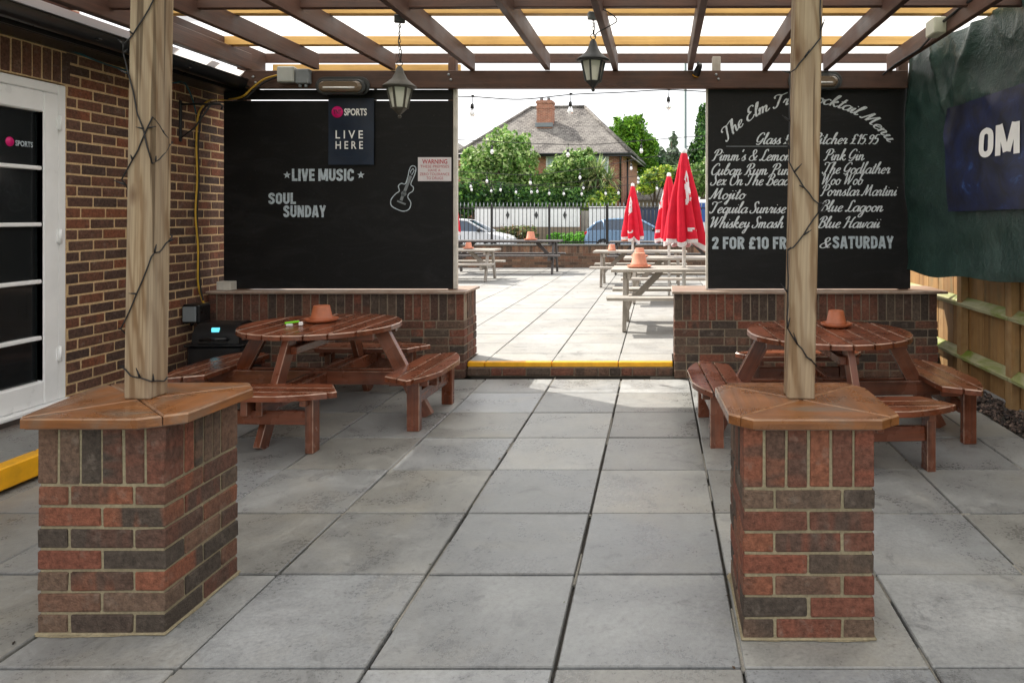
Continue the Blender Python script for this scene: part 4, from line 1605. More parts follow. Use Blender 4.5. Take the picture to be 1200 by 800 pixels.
# sticker on the door glass
V, Fc = fit_text('SPORTS', 0.145, 0.032, .03)
def on_glass(V, y, z):
    return [Vector((-0.030, y + v.x, z + v.y)) for v in V]
gy = P(22, 0, 1).x
y_at = lambda px: 4.03 * F / (CX - px) - 4.5
zz = CAM_H + (254 - 168) * 4.03 / (CX - 22)
m = MB()
m.add(on_glass(fit_text('SPORTS', y_at(38.5) - y_at(18), 0.036, .03)[0], y_at(18), zz - 0.018), Fc)
m.build('door_sticker_lettering', M['silver_letter'], door)
m = MB()
m.lathe([(0.03, 0), (0.03, 0.001)], (0, 0, 0), 20, M=Matrix.Translation((-0.0305, y_at(11.5), zz + 0.004)) @ Matrix.Rotation(R(90), 4, 'Y'))
m.build('door_sticker_disc', M['pink'], door)

# ------------------------------------------------------------------ round picnic tables
def make_round_table():
    t = thing('round_picnic_table', '', 'picnic table', (0, 0, 0), 0, 'round picnic tables under the pergola')
    RT = 0.542
    Z1 = 0.662
    mb = MB()
    n = 8
    pitch = 2 * RT / n
    for i in range(n):
        a, b = -RT + i * pitch + 0.006, -RT + (i + 1) * pitch - 0.006
        poly = []
        m_ = 7
        for k in range(m_):
            x = a + (b - a) * k / (m_ - 1)
            poly.append((x, -math.sqrt(max(0.0004, RT * RT - x * x))))
        for k in range(m_):
            x = b - (b - a) * k / (m_ - 1)
            poly.append((x, math.sqrt(max(0.0004, RT * RT - x * x))))
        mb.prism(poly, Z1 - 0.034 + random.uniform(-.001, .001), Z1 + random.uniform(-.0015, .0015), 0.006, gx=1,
                 tone=(random.uniform(.4, .7), 0.05, 0), edge=(.6, .7, 0))  # pale edges paint the gap highlight on top of wear
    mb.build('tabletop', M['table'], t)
    for ax in range(2):
        mb = MB()
        for s in (-0.2, 0.2):
            d = Vector((1, 0, 0)) if ax == 0 else Vector((0, 1, 0))
            o = Vector((0, 1, 0)) if ax == 0 else Vector((1, 0, 0))
            zc = Z1 - 0.06 - 0.052 * ax
            mb.bar(d * -0.46 + o * s * (1 if ax == 0 else .2) + Vector((0, 0, zc)), d * 0.46 + o * s * (1 if ax == 0 else .2) + Vector((0, 0, zc)), 0.04, 0.05, 0.003, tone=wear())
        mb.build('batten', M['table'], t)
    dirs = [Vector((1, 0, 0)), Vector((0, 1, 0)), Vector((-1, 0, 0)), Vector((0, -1, 0))]
    for d in dirs:
        o = Vector((-d.y, d.x, 0))
        mb = MB()
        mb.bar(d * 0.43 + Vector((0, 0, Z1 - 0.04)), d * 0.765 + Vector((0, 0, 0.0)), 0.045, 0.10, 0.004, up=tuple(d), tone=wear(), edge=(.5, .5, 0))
        mb.build('leg', M['table'], t)
        # seat support beams each side of the leg
    for ax in range(2):
        mb = MB()
        d, o = dirs[ax], dirs[1 - ax]
        for s in (-0.047, 0.047):
            zc = 0.285 + 0.004 * ax - 0.012 * ax
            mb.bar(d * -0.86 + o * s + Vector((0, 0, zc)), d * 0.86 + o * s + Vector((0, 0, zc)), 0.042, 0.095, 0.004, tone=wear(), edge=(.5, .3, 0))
        mb.build('seat_beam', M['table'], t)
    for qi, d in enumerate(dirs):
        o = Vector((-d.y, d.x, 0))
        A = Matrix(((d.x, o.x, 0, 0), (d.y, o.y, 0, 0), (0, 0, 1, 0), (0, 0, 0, 1)))
        mb = MB()
        RO = 0.955
        for (a, b) in ((0.615, 0.715), (0.727, 0.827), (0.839, 0.935)):
            poly = []
            for k in range(6):
                x = a + (b - a) * k / 5
                poly.append((x, -min(x * 0.62, math.sqrt(max(0.001, RO * RO - x * x)))))
            for k in range(6):
                x = b - (b - a) * k / 5
                poly.append((x, min(x * 0.62, math.sqrt(max(0.001, RO * RO - x * x)))))
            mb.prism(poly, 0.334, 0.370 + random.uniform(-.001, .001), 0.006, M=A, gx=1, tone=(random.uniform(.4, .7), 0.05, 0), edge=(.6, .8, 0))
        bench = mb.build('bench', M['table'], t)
        for s in (-1, 1):
            mb = MB()
            mb.bar(A @ Vector((0.63, s * 0.33, 0.315)), A @ Vector((0.89, s * 0.33, 0.315)), 0.04, 0.036, 0.003, tone=wear())
            mb.build('bench_batten', M['table'], bench)
            mb = MB()
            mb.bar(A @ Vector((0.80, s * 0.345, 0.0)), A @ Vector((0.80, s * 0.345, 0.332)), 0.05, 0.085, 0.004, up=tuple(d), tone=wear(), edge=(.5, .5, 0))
            mb.build('bench_post', M['table'], t)
        mb = MB()
        mb.bar(A @ Vector((0.80, -0.318, 0.21)), A @ Vector((0.80, 0.318, 0.21)), 0.035, 0.085, 0.004, tone=wear())
        mb.build('bench_rail', M['table'], t)
    return t


rt1 = make_round_table()
rt1.location = (-2.425, 5.20, 0.0)
rt1.rotation_euler = (0, 0, R(-2))
rt1['label'] = 'round red-brown picnic table with four benches in front of the live music board'
rt2 = dup(rt1, (1.14, 4.86, 0.0), R(3), 'round red-brown picnic table with four benches beside the timber fence')

# ------------------------------------------------------------------ things on and round the tables
POTS = 'upturned terracotta pots used as ashtrays'
def pot(label, x, y, z, r=0.085, h=0.11, saucer=True, mat='terracotta', soot=True):
    t = thing('plant_pot', label, 'plant pot', (x, y, z), random.uniform(0, 6), POTS)
    z0 = 0.0
    if saucer:
        mb = MB()
        mb.lathe([(r * .95, 0.0), (r * 1.35, 0.008), (r * 1.5, 0.026), (r * 1.42, 0.028), (r * 1.25, 0.014), (0, 0.014)], n=28)
        mb.build('saucer', M[mat], t)
        z0 = 0.0145
    mb = MB()
    mb.lathe([(r, 0), (r * 1.02, 0.002), (r * 1.02, h * .22), (r * .93, h * .24), (r * .72, h * .97), (r * .68, h), (r * .14, h), (r * .13, h - .01), (0, h - .012)], (0, 0, z0), 28)
    mb.build('pot', M[mat], t)
    if soot:
        a = -1.15 - t.rotation_euler.z
        mb = MB()
        rr = lambda f: (r * (1.0 - 0.31 * f) * 1.0) * 0.93 + 0.0035
        mb.grid(lambda u, v: Vector((rr(.3 + .6 * v) * math.cos(a + (u - .5) * .55 * math.sin(math.pi * min(1, .25 + v))),
                                     rr(.3 + .6 * v) * math.sin(a + (u - .5) * .55 * math.sin(math.pi * min(1, .25 + v))), z0 + h * (.3 + .6 * v))), 4, 6)
        mb.build('scorch_mark', M['soot'], t)
    return t


TZ = 0.6645
pot('clean terracotta pot upturned on a saucer on the left round table beside a green lighter', -2.46, 5.26, TZ, 0.078, 0.105)
pot('scorched terracotta pot upturned on a saucer on the round table by the fence', 1.235, 5.02, TZ, 0.072, 0.10)

c = P(346, 377, 5.10)
gl = thing('lighter', 'lime green plastic bottle opener lying on the left round table', 'lighter', (c.x, 5.06, TZ), R(12))
mb = MB()
mb.box((0, 0, 0.026), (0.095, 0.024, 0.014), 0.005, M=Matrix.Rotation(R(-6), 4, 'Y'))
mb.build('body', M['green_plastic'], gl)
mb = MB()
mb.box((-0.018, 0, 0.009), (0.045, 0.02, 0.018), 0.004)
mb.box((0.055, 0, 0.014), (0.026, 0.022, 0.026), 0.004)
mb.build('white_cap', M['white'], gl)
gl.name = 'table_clip'
gl['label'] = 'lime green and white plastic clip lying on the left round table'
gl['category'] = 'clip'

# black lidded case in the corner
cs = thing('storage_case', 'black plastic lidded case with a small blue display in the brick corner', 'case', (-3.62, 6.02, 0), R(4))
mb = MB()
mb.box((0, 0, 0.19), (0.44, 0.34, 0.38), 0.02)
mb.box((0, 0, 0.386), (0.47, 0.37, 0.018), 0.006)
mb.build('body', M['black_plastic'], cs)
mb = MB()
prof = []
for k in range(9):
    a = math.pi * k / 8
    prof.append((-math.cos(a), math.sin(a)))
def lid(u, v):
    a = math.pi * v
    return Vector(((u - .5) * 0.37 * (1 - 0.08 * math.sin(a)), -math.cos(a) * 0.155, 0.396 + 0.165 * abs(math.sin(a)) ** .55))
mb.grid(lid, 6, 18)
for s in (-.5, .5):
    pts = [(s * .37 * (1 - 0.08 * math.sin(math.pi * k / 18)), -math.cos(math.pi * k / 18) * .155, 0.396 + .165 * abs(math.sin(math.pi * k / 18)) ** .55) for k in range(19)]
    mb.add([(s * .36, 0, .396)] + pts, [(0, 1 + k, 2 + k) for k in range(18)])
mb.tube([(-0.10, -0.165, 0.43), (-0.10, -0.195, 0.44), (0.10, -0.195, 0.44), (0.10, -0.165, 0.43)], 0.012, 8)
mb.build('lid', M['black_plastic'], cs)
mb = MB()
mb.box((-0.005, -0.137, 0.507), (0.060, 0.02, 0.036), 0.003)
mb.build('display', M['display'], cs)

# junction box on the wall with cable
eb = thing('junction_box', 'dark junction box on the brick wall at the foot of the yellow cable', 'junction box', (-4.0, 6.12, 0), 0)
zb = CAM_H - (367 - 254) * 6.1 / F
mb = MB()
mb.box((0.075, 0.0, zb), (0.15, 0.16, 0.155), 0.012)
mb.build('box', M['black_plastic'], eb)
mb = MB()
mb.box((0.075, -0.09, zb), (0.11, 0.018, 0.125), 0.005)
mb.build('cover', M['mid_grey'], eb)
mb = MB()
for dx in (0.04, 0.10, 0.135):
    mb.lathe([(0.014, 0), (0.014, 0.03)], (dx, 0, zb - 0.105), 10)
mb.tube([(0.09, 0, zb - 0.08), (0.10, 0.0, zb - 0.17), (0.16, 0.02, zb - 0.24), (0.12, .05, zb - .42)], 0.009)
mb.build('gland', M['black_plastic'], eb)


def cable(name, label, pts, r, mat, n=6, smooth=True):
    q = pts
    if smooth:
        PP = [tuple(p) for p in pts]
        P_ = [PP[0]] + PP + [PP[-1]]
        q = []
        for i in range(1, len(P_) - 2):
            p0, p1, p2, p3 = P_[i - 1], P_[i], P_[i + 1], P_[i + 2]
            for kk in range(6):
                t = kk / 6
                q.append(Vector([0.5 * (2 * b + (c_ - a) * t + (2 * a - 5 * b + 4 * c_ - d) * t * t + (3 * b - a - 3 * c_ + d) * t ** 3) for a, b, c_, d in zip(p0, p1, p2, p3)]))
        q.append(Vector(PP[-1]))
    mb = MB()
    mb.tube(q, r, n)
    o = mb.build(name, mat)
    return tag(o, label, 'cable')


wl = lambda px, py, off=0.03: Vector((-4.0 + off, (4.0 - off) * F / (CX - px), CAM_H - (py - CY) * ((4.0 - off) * F / (CX - px)) / F))
bm_ = lambda px, py: P(px, py, 6.36)
cable('wall_cable', 'yellow cable looping from the beam down the brick wall to the junction box',
      [bm_(338, 86), bm_(312, 92), bm_(296, 103), bm_(283, 114), wl(262, 117, .07), wl(245, 118, .05), wl(234, 130), wl(231, 146), wl(230, 170), wl(231, 210), wl(229, 250), wl(232, 290), wl(232, 330), wl(236, 348), wl(240, 358, .09)],
      0.0085, M['cable_yellow'])
cable('wall_cable', 'black cable twisted beside the yellow one down the brick wall',
      [bm_(326, 90), bm_(309, 97), bm_(296, 108), bm_(284, 117), wl(264, 120, .06), wl(247, 121, .04), wl(236, 133), wl(234, 150), wl(232, 172), wl(233, 212), wl(231, 252), wl(233, 292), wl(234, 330), wl(238, 352, .06)],
      0.008, M['black_soft'])
cable('wall_cable', 'teal cable sagging along the brick wall under the black gutter',
      [wl(2, 30, .1), wl(40, 44, .08), wl(80, 58, .05), wl(120, 74, .05), wl(160, 86, .06), wl(200, 97, .06), wl(214, 96, .06), wl(221, 105, .04), wl(226, 118, .03), wl(230, 134, .02)],
      0.006, M['cable_teal'])
# hanging basket bracket
bk = thing('wall_bracket', 'black iron hanging basket bracket on the brick wall below the gutter', 'bracket', (-4.0, 6.02, 0))
mb = MB()
z1, z0 = CAM_H + (254 - 118) * 6.02 / F, CAM_H + (254 - 166) * 6.02 / F
mb.box((0.008, 0, (z0 + z1) / 2), (0.014, 0.026, z1 - z0), 0.003)
mb.build('back_plate', M['black_iron'], bk)
mb = MB()
mb.tube([(0.01, 0, z1 - .03), (0.34, 0, z1 - .03), (0.36, 0, z1 - .05), (0.345, 0, z1 - .075)], 0.008)
mb.tube([(0.01, 0, z0 + .03), (0.12, 0, z0 + .11), (0.26, 0, z1 - .035)], 0.007)
mb.build('arm', M['black_iron'], bk)
# cream block on the wall coping
c = P(264, 332, 6.42)
mb = MB()
mb.box((c.x, 6.44, WALL_Z + 0.041), (0.13, 0.09, 0.078), 0.004, rot=R(-4))
o = mb.build('timber_block', M['white_wood'])
tag(o, 'small pale timber block lying on the low wall coping in the corner', 'block')

# junction boxes on the beam
jb = thing('junction_box', 'pair of pale grey junction boxes on the beam above the live music board', 'junction box', (*P(346, 100, 6.395)[:2], P(346, 100, 6.395).z))
mb = MB()
mb.box((-0.055, -0.035, 0.085), (0.15, 0.07, 0.14), 0.01)
mb.build('box', M['grey_plastic'], jb)
mb = MB()
mb.box((0.088, -0.03, 0.07), (0.12, 0.06, 0.13), 0.008)
for dx in (0.06, 0.11):
    mb.lathe([(0.014, 0), (0.014, 0.03)], (dx, -0.03, -0.025), 10)
mb.build('conduit_box', M['mid_grey'], jb)


def bulkhead(label, px, py, w, h):
    c = P(px, py, 6.395)
    t = thing('bulkhead_light', label, 'light', tuple(c), 0, 'oval bulkhead lights on the beam')
    def obround(w, h, n=10):
        out = []
        for k in range(n + 1):
            a = -math.pi / 2 + math.pi * k / n
            out.append((w / 2 - h / 2 + h / 2 * math.cos(a), h / 2 * math.sin(a)))
        for k in range(n + 1):
            a = math.pi / 2 + math.pi * k / n
            out.append((-w / 2 + h / 2 + h / 2 * math.cos(a), h / 2 * math.sin(a)))
        return out
    T = Matrix.Rotation(R(90), 4, 'X')
    mb = MB()
    mb.prism(obround(w, h), 0.0, 0.055, 0.01, M=T)
    mb.build('housing', M['lantern_black'], t)
    mb = MB()
    mb.prism(obround(w * .88, h * .7), 0.055, 0.085, 0.02, M=T)
    mb.build('diffuser', M['amber'], t)
    mb = MB()
    mb.tube([Vector((-w * .32, -0.088, -h * .1)), Vector((w * .32, -0.088, -h * .1))], 0.008, 8)
    mb.build('lamp_tube', M['white'], t)
    mb = MB()
    mb.prism(obround(w * 1.12, h * 1.2)[:11] + obround(w * 1.12, h * 1.2)[11:], 0.0, 0.012, 0.003, M=Matrix.Translation((0, 0.0, 0.015)) @ T)
    mb.build('backplate', M['lantern_black'], t)
    return t


k = NT('aged_amber_diffuser')
k.col(srgb(120, 104, 86))
k.rough(0.2)
k.b.inputs['Transmission Weight'].default_value = 0.2
M['amber'] = k.mat
bulkhead('oval bulkhead light on the beam above the navy poster', 402, 103, 0.43, 0.135)
bulkhead('oval bulkhead light above the cocktail menu half behind the pine post', 955, 97, 0.43, 0.135)


# hanging lanterns
def lantern(label, x, y, zbot, ztop_hang, mat, lean=0.0):
    t = thing('hanging_lantern', label, 'lantern', (x, y, zbot), R(20), 'lanterns hanging from the pergola')
    H = 0.35
    n = 6
    mb = MB()
    mb.lathe([(0.008, 0), (0.014, 0.012), (0.006, 0.022), (0.02, 0.035), (0.048, 0.062), (0.052, 0.07)], n=n, smooth=False)
    mb.build('base', M[mat], t)
    mb = MB()
    mb.lathe([(0.046, 0.07), (0.076, 0.205), (0.0, 0.206)], n=n, smooth=False)
    mb.build('glass', M['frosted'], t)
    mb = MB()
    for k_ in range(n):
        a = 2 * math.pi * k_ / n
        mb.bar((0.05 * math.cos(a), 0.05 * math.sin(a), 0.066), (0.081 * math.cos(a), 0.081 * math.sin(a), 0.208), 0.011, 0.011)
    mb.build('glazing_frame', M[mat], t)
    mb = MB()
    mb.lathe([(0.082, 0.198), (0.112, 0.206), (0.108, 0.214), (0.08, 0.235), (0.05, 0.262), (0.03, 0.30), (0.022, 0.33), (0.012, 0.345), (0.0, 0.35)], n=18)
    mb.build('cap', M[mat], t)
    mb = MB()
    ring = [(0.018 * math.cos(2 * math.pi * k_ / 12), 0, 0.365 + 0.018 * math.sin(2 * math.pi * k_ / 12)) for k_ in range(13)]
    mb.tube(ring, 0.003, 5)
    L = ztop_hang - zbot
    z = 0.383
    i = 0
    while z < L - 0.01:
        pr = []
        for k_ in range(9):
            a = 2 * math.pi * k_ / 8
            u, v = 0.007 * math.cos(a), 0.015 * math.sin(a)
            pr.append((u if i % 2 else 0, 0 if i % 2 else u, z + v + 0.012))
        mb.tube(pr, 0.0022, 4)
        z += 0.024
        i += 1
    mb.tube([(0.006, 0.004, 0.37), (0.012, 0.006, 0.45), (-.008, -.004, 0.5), (0.006, 0.0, L)], 0.0035, 5)
    mb.build('chain', M['black_iron'], t)
    mb = MB()
    mb.box((0.0, 0.0, L + 0.0), (0.07, 0.045, 0.05), 0.006)
    mb.build('ceiling_box', M['mid_grey'] if mat != 'lantern' else M['lantern_black'], t)
    return t


lantern('weathered six sided lantern hanging on a chain in front of the live music board', -1.725, 4.8, 2.085, 2.745, 'lantern')
lantern('dark six sided lantern hanging in the opening in front of the brick house', -0.437, 4.8, 2.262, 2.765, 'lantern_black')
cable('lantern_cable', 'thin black cable looping from the rafter to the lantern in the opening',
      [P(698, 8, 4.7), P(712, 14, 4.7), P(723, 24, 4.7), P(712, 32, 4.7), P(701, 38, 4.75), P(697, 43, 4.8)], 0.004, M['black_soft'])

# spotlight on the beam, box on the rafter
sp_ = P(818, 82, 6.36)
t = thing('spotlight', 'small spotlight with amber lens on the beam at the right of the opening', 'light', tuple(sp_))
mb = MB()
Tm = Matrix.Rotation(R(25), 4, 'Y') @ Matrix.Rotation(R(35), 4, 'X')
mb.lathe([(0.018, 0.06), (0.026, 0.03), (0.032, -0.03), (0.034, -0.05)], n=14, M=Tm)
mb.box((0, 0.02, 0.03), (0.02, 0.03, 0.09), 0.003)
mb.build('housing', M['black_plastic'], t)
mb = MB()
mb.lathe([(0.028, -0.048), (0.03, -0.06), (0.0, -0.066)], n=14, M=Tm)
mb.build('lens', M['yellow'], t)

bx = P(1069, 40, 5.2)
t = thing('junction_box', 'weathered cream junction box on the rafter above the tarpaulin', 'junction box', (2.02, 5.15, 2.72))
mb = MB()
mb.box((-0.04, 0, 0.06), (0.09, 0.17, 0.115), 0.008, rot=0)
mb.build('box', M['cream_plastic'], t)
mb = MB()
mb.tube([(-0.02, -0.09, 0.08), (0.0, -0.3, 0.11), (0.005, -1.4, 0.12)], 0.011)
mb.tube([(-0.02, 0.09, 0.04), (-0.01, 0.4, 0.0), (-0.03, 0.9, -0.01), (-0.06, 1.15, -0.05)], 0.009)
mb.build('conduit', M['black_soft'], t)


# fairy lights wound round the posts
def fairy(label, cx, cy, half, path_z):
    t = thing('fairy_lights', label, 'fairy lights', (cx, cy, CAPZ), 0, 'fairy lights wound round the posts')
    r = half + 0.005
    path = [Vector(([(-r, -r), (r, -r), (r, r), (-r, r)][q]) + (zz_ - CAPZ,)) for q, zz_ in path_z]
    lean = 0.009
    fine = []
    for a, b in zip(path[:-1], path[1:]):
        for k_ in range(6):
            p = a.lerp(b, k_ / 6)
            sag = math.sin(math.pi * k_ / 6)
            p.z += -0.012 * sag
            m2 = max(abs(p.x), abs(p.y))
            p.x += lean * p.z
            p += Vector((random.uniform(-.002, .002), random.uniform(-.002, 0), random.uniform(-.006, .006)))
            fine.append(p)
    mb = MB()
    mb.tube(fine, 0.0027, 5)
    mb.build('wire', M['black_soft'], t)
    k_ = 3
    while k_ < len(fine) - 1:
        p = fine[k_]
        d = Vector((p.x, p.y, 0)).normalized() * 0.008 + Vector((random.uniform(-.022, .022), random.uniform(-.004, .0), random.uniform(.0, .03)))
        mb = MB()
        mb.tube([p, p + d], [0.004, 0.0028], 5)
        mb.tube([p + d, p + d * 1.5], [0.0022, 0.0015], 4)
        mb.build('bulb', M['black_soft'], t)
        k_ += random.choice((2, 3, 3, 4))
    return t


fairy('fairy light wire wound round the pine post next to the white door', -1.929, 2.713, 0.05,
      [(2, 2.4), (1, 2.23), (0, 2.06), (0, 2.025), (1, 1.63), (2, 1.72), (1, 1.80), (0, 1.57), (3, 1.45), (2, 1.36), (1, 1.285), (0, 1.02), (3, .93), (0, .876), (1, .83), (2, .82)])
fairy('fairy light wire wound round the pine post in front of the cocktail menu', 0.527, 2.713, 0.05,
      [(2, 2.45), (1, 2.33), (1, 2.085), (0, 1.965), (0, 1.63), (1, 1.474), (1, 1.443), (0, 1.304), (0, 1.02), (1, .885), (2, .89), (3, .9)])

# ------------------------------------------------------------------ timber fence, gravel, tarpaulin, banner
fx = 2.64
fc = thing('timber_fence', 'weathered timber board fence with mossy rails along the right of the patio', 'fence', (fx, 4, 0))
mb = MB()
y = -4.0
while y < 10.0:
    w = random.uniform(0.115, 0.13)
    tn = (random.uniform(.3, .75), random.uniform(0, .15), 0)
    mb.box((0.035 + random.uniform(-.003, .003), y + w / 2 - 0.0, 0.88 + random.uniform(-.01, .01)), (0.016, w - 0.004, 1.72), 0.002, tone=tn)
    y += w - 0.002
mb.build('boards', M['fence'], fc)
for z in (0.25, 0.70, 1.5):
    mb = MB()
    for ya in (-4.0, -1.3, 2.36 - 2.36 + 1.36, 4.05, 6.7):
        yb = ya + 2.66
        mb.prism([(-0.05, 0), (0.026, 0.0), (0.026, 0.075), (0.012, 0.078), (-0.05, 0.022)], 0, yb - ya - 0.01, 0,
                 M=Matrix.Translation((0, yb - 0.01, z - 0.04)) @ Matrix.Rotation(R(90), 4, 'X'), gx=2, tone=(random.uniform(.4, .6), .2, 0))
    mb.build('rail', M['fence_rail'], fc)
for yy in (-1.3, 1.36, 2.24, 4.05):
    mb = MB()
    mb.box((-0.01 + 0.0, yy, 0.86), (0.065, 0.09, 1.72), 0.004, tone=(.6, .2, 0))
    mb.build('fence_post', M['fence'], fc)

mb = MB()
for _ in range(3400):
    x = random.uniform(2.372, 2.66)
    y = random.uniform(1.0, 7.6)
    s = random.uniform(0.008, 0.022)
    v = random.uniform(0.25, 0.9)
    base = random.choice((srgb(96, 82, 74), srgb(120, 100, 92), srgb(70, 62, 60), srgb(140, 120, 108)))
    mb.tone = tuple(c * v for c in base)
    pts = []
    for sx, sy, sz in ((1, 0, 0), (-1, 0, 0), (0, 1, 0), (0, -1, 0), (0, 0, .7), (0, 0, -.7)):
        q = Vector((sx, sy, sz)) * s * random.uniform(.7, 1.3)
        q.rotate(Matrix.Rotation(x * 77 + y * 31, 3, 'Z'))
        pts.append(Vector((x, y, random.uniform(-.01, .012))) + q)
    mb.add(pts, [(0, 2, 4), (2, 1, 4), (1, 3, 4), (3, 0, 4), (2, 0, 5), (1, 2, 5), (3, 1, 5), (0, 3, 5)])
tag(mb.build('gravel', M['stone_chip']), kind='stuff')


def tarp_pt(u, v, off=0.0):
    """u from the beam end (0) towards the camera (1), v from the foot (0) to the head (1)"""
    y = 6.46 - 5.2 * u
    x = 2.215 + 0.118 * (6.46 - y)
    zt = 2.895 + 0.03 * math.sin(y * 3.1) - (0.04 if u < .02 else 0)
    zb = 0.955 + 0.05 * u + 0.018 * math.sin(y * 2.7 + 1.0) + 0.012 * math.sin(y * 7.1)
    z = zb + (zt - zb) * v
    q = Vector((y * 1.3, z * 1.1, 3.3))
    up = max(0.0, min(1.0, (z - 1.9) / .5))
    d = 0.05 * mnoise.noise(q) + (0.012 + .010 * up) * mnoise.noise(q * 2.6) + 0.006 * mnoise.noise(q * 8)
    d += up * (0.026 * (1 - abs(mnoise.noise(q * 1.2 + Vector((3, 1, 0))))) ** 8 + 0.012 * (1 - abs(mnoise.noise(q * 2.9))) ** 8)
    # hard creases running down from the fixings
    for (yc, w, a, sl) in ((5.92, .035, .04, .34), (5.35, .05, .035, -.35), (4.7, .05, .035, .5), (4.2, .06, .035, -.2), (3.3, .08, .03, .3)):
        dd = (y - yc - sl * (z - 2.9)) / w
        d += a * math.exp(-dd * dd) * max(0, min(1, (z - 1.7) / .6))
    d *= 0.35 + 0.65 * min(1, abs(v - 0.0) * 3) * 1.0
    d += 0.02 * math.sin(z * 16 + y * 2.0) * max(0, 1 - v * 3.3) * 0.6
    return Vector((x - d - off, y, z))


org = Vector((2.3, 5, 1))
mb = MB()
mb.grid(lambda u, v: tarp_pt(u, v), 200, 90)
mb.grid(lambda u, v: tarp_pt(u, v, -0.004), 200, 90)
o = mb.build('tarpaulin', M['tarp'])
tag(o, 'creased dark green tarpaulin hung along the right side of the pergola above the fence', 'tarpaulin')
uy = lambda y: (6.46 - y) / 5.2
def banner_pt(s, t):
    """s along the banner from its far end, t up, both 0..1"""
    y = 5.63 - 2.6 * s
    z = (1.47 + 0.03 * s) + t * (0.80 + 0.05 * s)
    # solve v for this height on the tarpaulin
    u = uy(y)
    a, b = tarp_pt(u, 0), tarp_pt(u, 1)
    v = (z - a.z) / (b.z - a.z)
    p = tarp_pt(u, v)
    x_flat = 2.215 + 0.118 * (6.46 - y)
    return Vector((x_flat + (p.x - x_flat) * .6 - 0.05 - .02 * math.sin(math.pi * t), y, z))
bn = thing('banner', 'navy blue printed banner with large white letters hung on the green tarpaulin', 'banner', (2.3, 5.0, 1.5))
mb = MB()
mb.grid(lambda u, v: banner_pt(u, v) - bn.location, 70, 24)
mb.build('cloth', M['banner'], bn)
V, Fc = block_text('OM', 1.0, 1.0, 0.10)
x0, x1 = min(v.x for v in V), max(v.x for v in V)
y0, y1 = min(v.y for v in V), max(v.y for v in V)
VV = []
for v in V:
    yy = 5.14 - (v.x - x0) / (x1 - x0) * 0.44
    zz = 1.845 + (v.y - y0) / (y1 - y0) * 0.215
    s_ = (5.63 - yy) / 2.6
    t_ = (zz - (1.47 + .03 * s_)) / (.8 + .05 * s_)
    VV.append(banner_pt(s_, t_) - bn.location - Vector((0.006 + v.z * .0002, 0, 0)))
m = MB()
m.add(VV, Fc)
m.build('lettering', M['white'], bn)

# ------------------------------------------------------------------ picnic tables on the sunny patio
def picnic_table(label, x, y, L, H, mat, group='long picnic tables on the sunny patio', rz=0.0, top_w=0.66):
    t = thing('picnic_table', label, 'picnic table', (x, y, OZ), rz, group)
    mb = MB()
    n = 5
    w = top_w / n
    for i in range(n):
        mb.box((random.uniform(-.004, .004), -top_w / 2 + w * (i + .5), H - 0.018), (L, w - 0.008, 0.036), 0.004, tone=wear(), edge=(.7, .6, 0))
    mb.build('tabletop', M[mat], t)
    sh = H * 0.585
    for s in (-1, 1):
        mb = MB()
        for k_ in range(2):
            mb.box((random.uniform(-.01, .01), s * (0.505 + 0.125 * k_ - .06), sh - 0.018), (L + 0.06, 0.117, 0.036), 0.004, tone=wear(), edge=(.7, .6, 0))
        mb.build('seat', M[mat], t)
    for e in (-1, 1):
        xe = e * (L / 2 - 0.16)
        for s in (-1, 1):
            mb = MB()
            mb.bar((xe, s * 0.20, H - 0.038), (xe, s * 0.43, 0.0), 0.045, 0.095, 0.004, up=(0, s, 0.3), tone=wear(), edge=(.6, .5, 0))
            mb.build('leg', M[mat], t)
        mb = MB()
        mb.box((xe - e * 0.05, 0, sh - 0.085), (0.045, 1.20, 0.095), 0.004, tone=wear())
        mb.build('seat_beam', M[mat], t)
        mb = MB()
        mb.box((xe - e * 0.05, 0, H - 0.075), (0.045, top_w - .06, 0.075), 0.004, tone=wear())
        mb.build('top_batten', M[mat], t)
        mb = MB()
        mb.bar((xe - e * 0.10, 0, sh - 0.07), (xe - e * 0.42, 0, H - 0.045), 0.06, 0.075, 0.004, tone=wear())
        mb.build('brace', M[mat], t)
    return t


picnic_table('silvered picnic table nearest the opening with a red parasol standing in it', 0.35, 8.56, 1.8, 0.70, 'grey_wood')
picnic_table('silvered picnic table in the middle of the right row under the second red parasol', 0.42, 11.2, 1.9, 0.68, 'grey_wood')
picnic_table('silvered picnic table farthest back in the right row with a pot on its left end', -0.35, 13.7, 1.75, 0.66, 'grey_wood')
picnic_table('dark stained picnic table on the right beside the railing wall', 0.12, 16.6, 2.5, 0.74, 'dark_wood')
picnic_table('dark stained picnic table on the left beside the railing wall', -3.55, 16.7, 2.6, 0.76, 'dark_wood')
picnic_table('silvered picnic table on the left in front of the dark one', -4.30, 14.8, 2.0, 0.64, 'grey_wood')

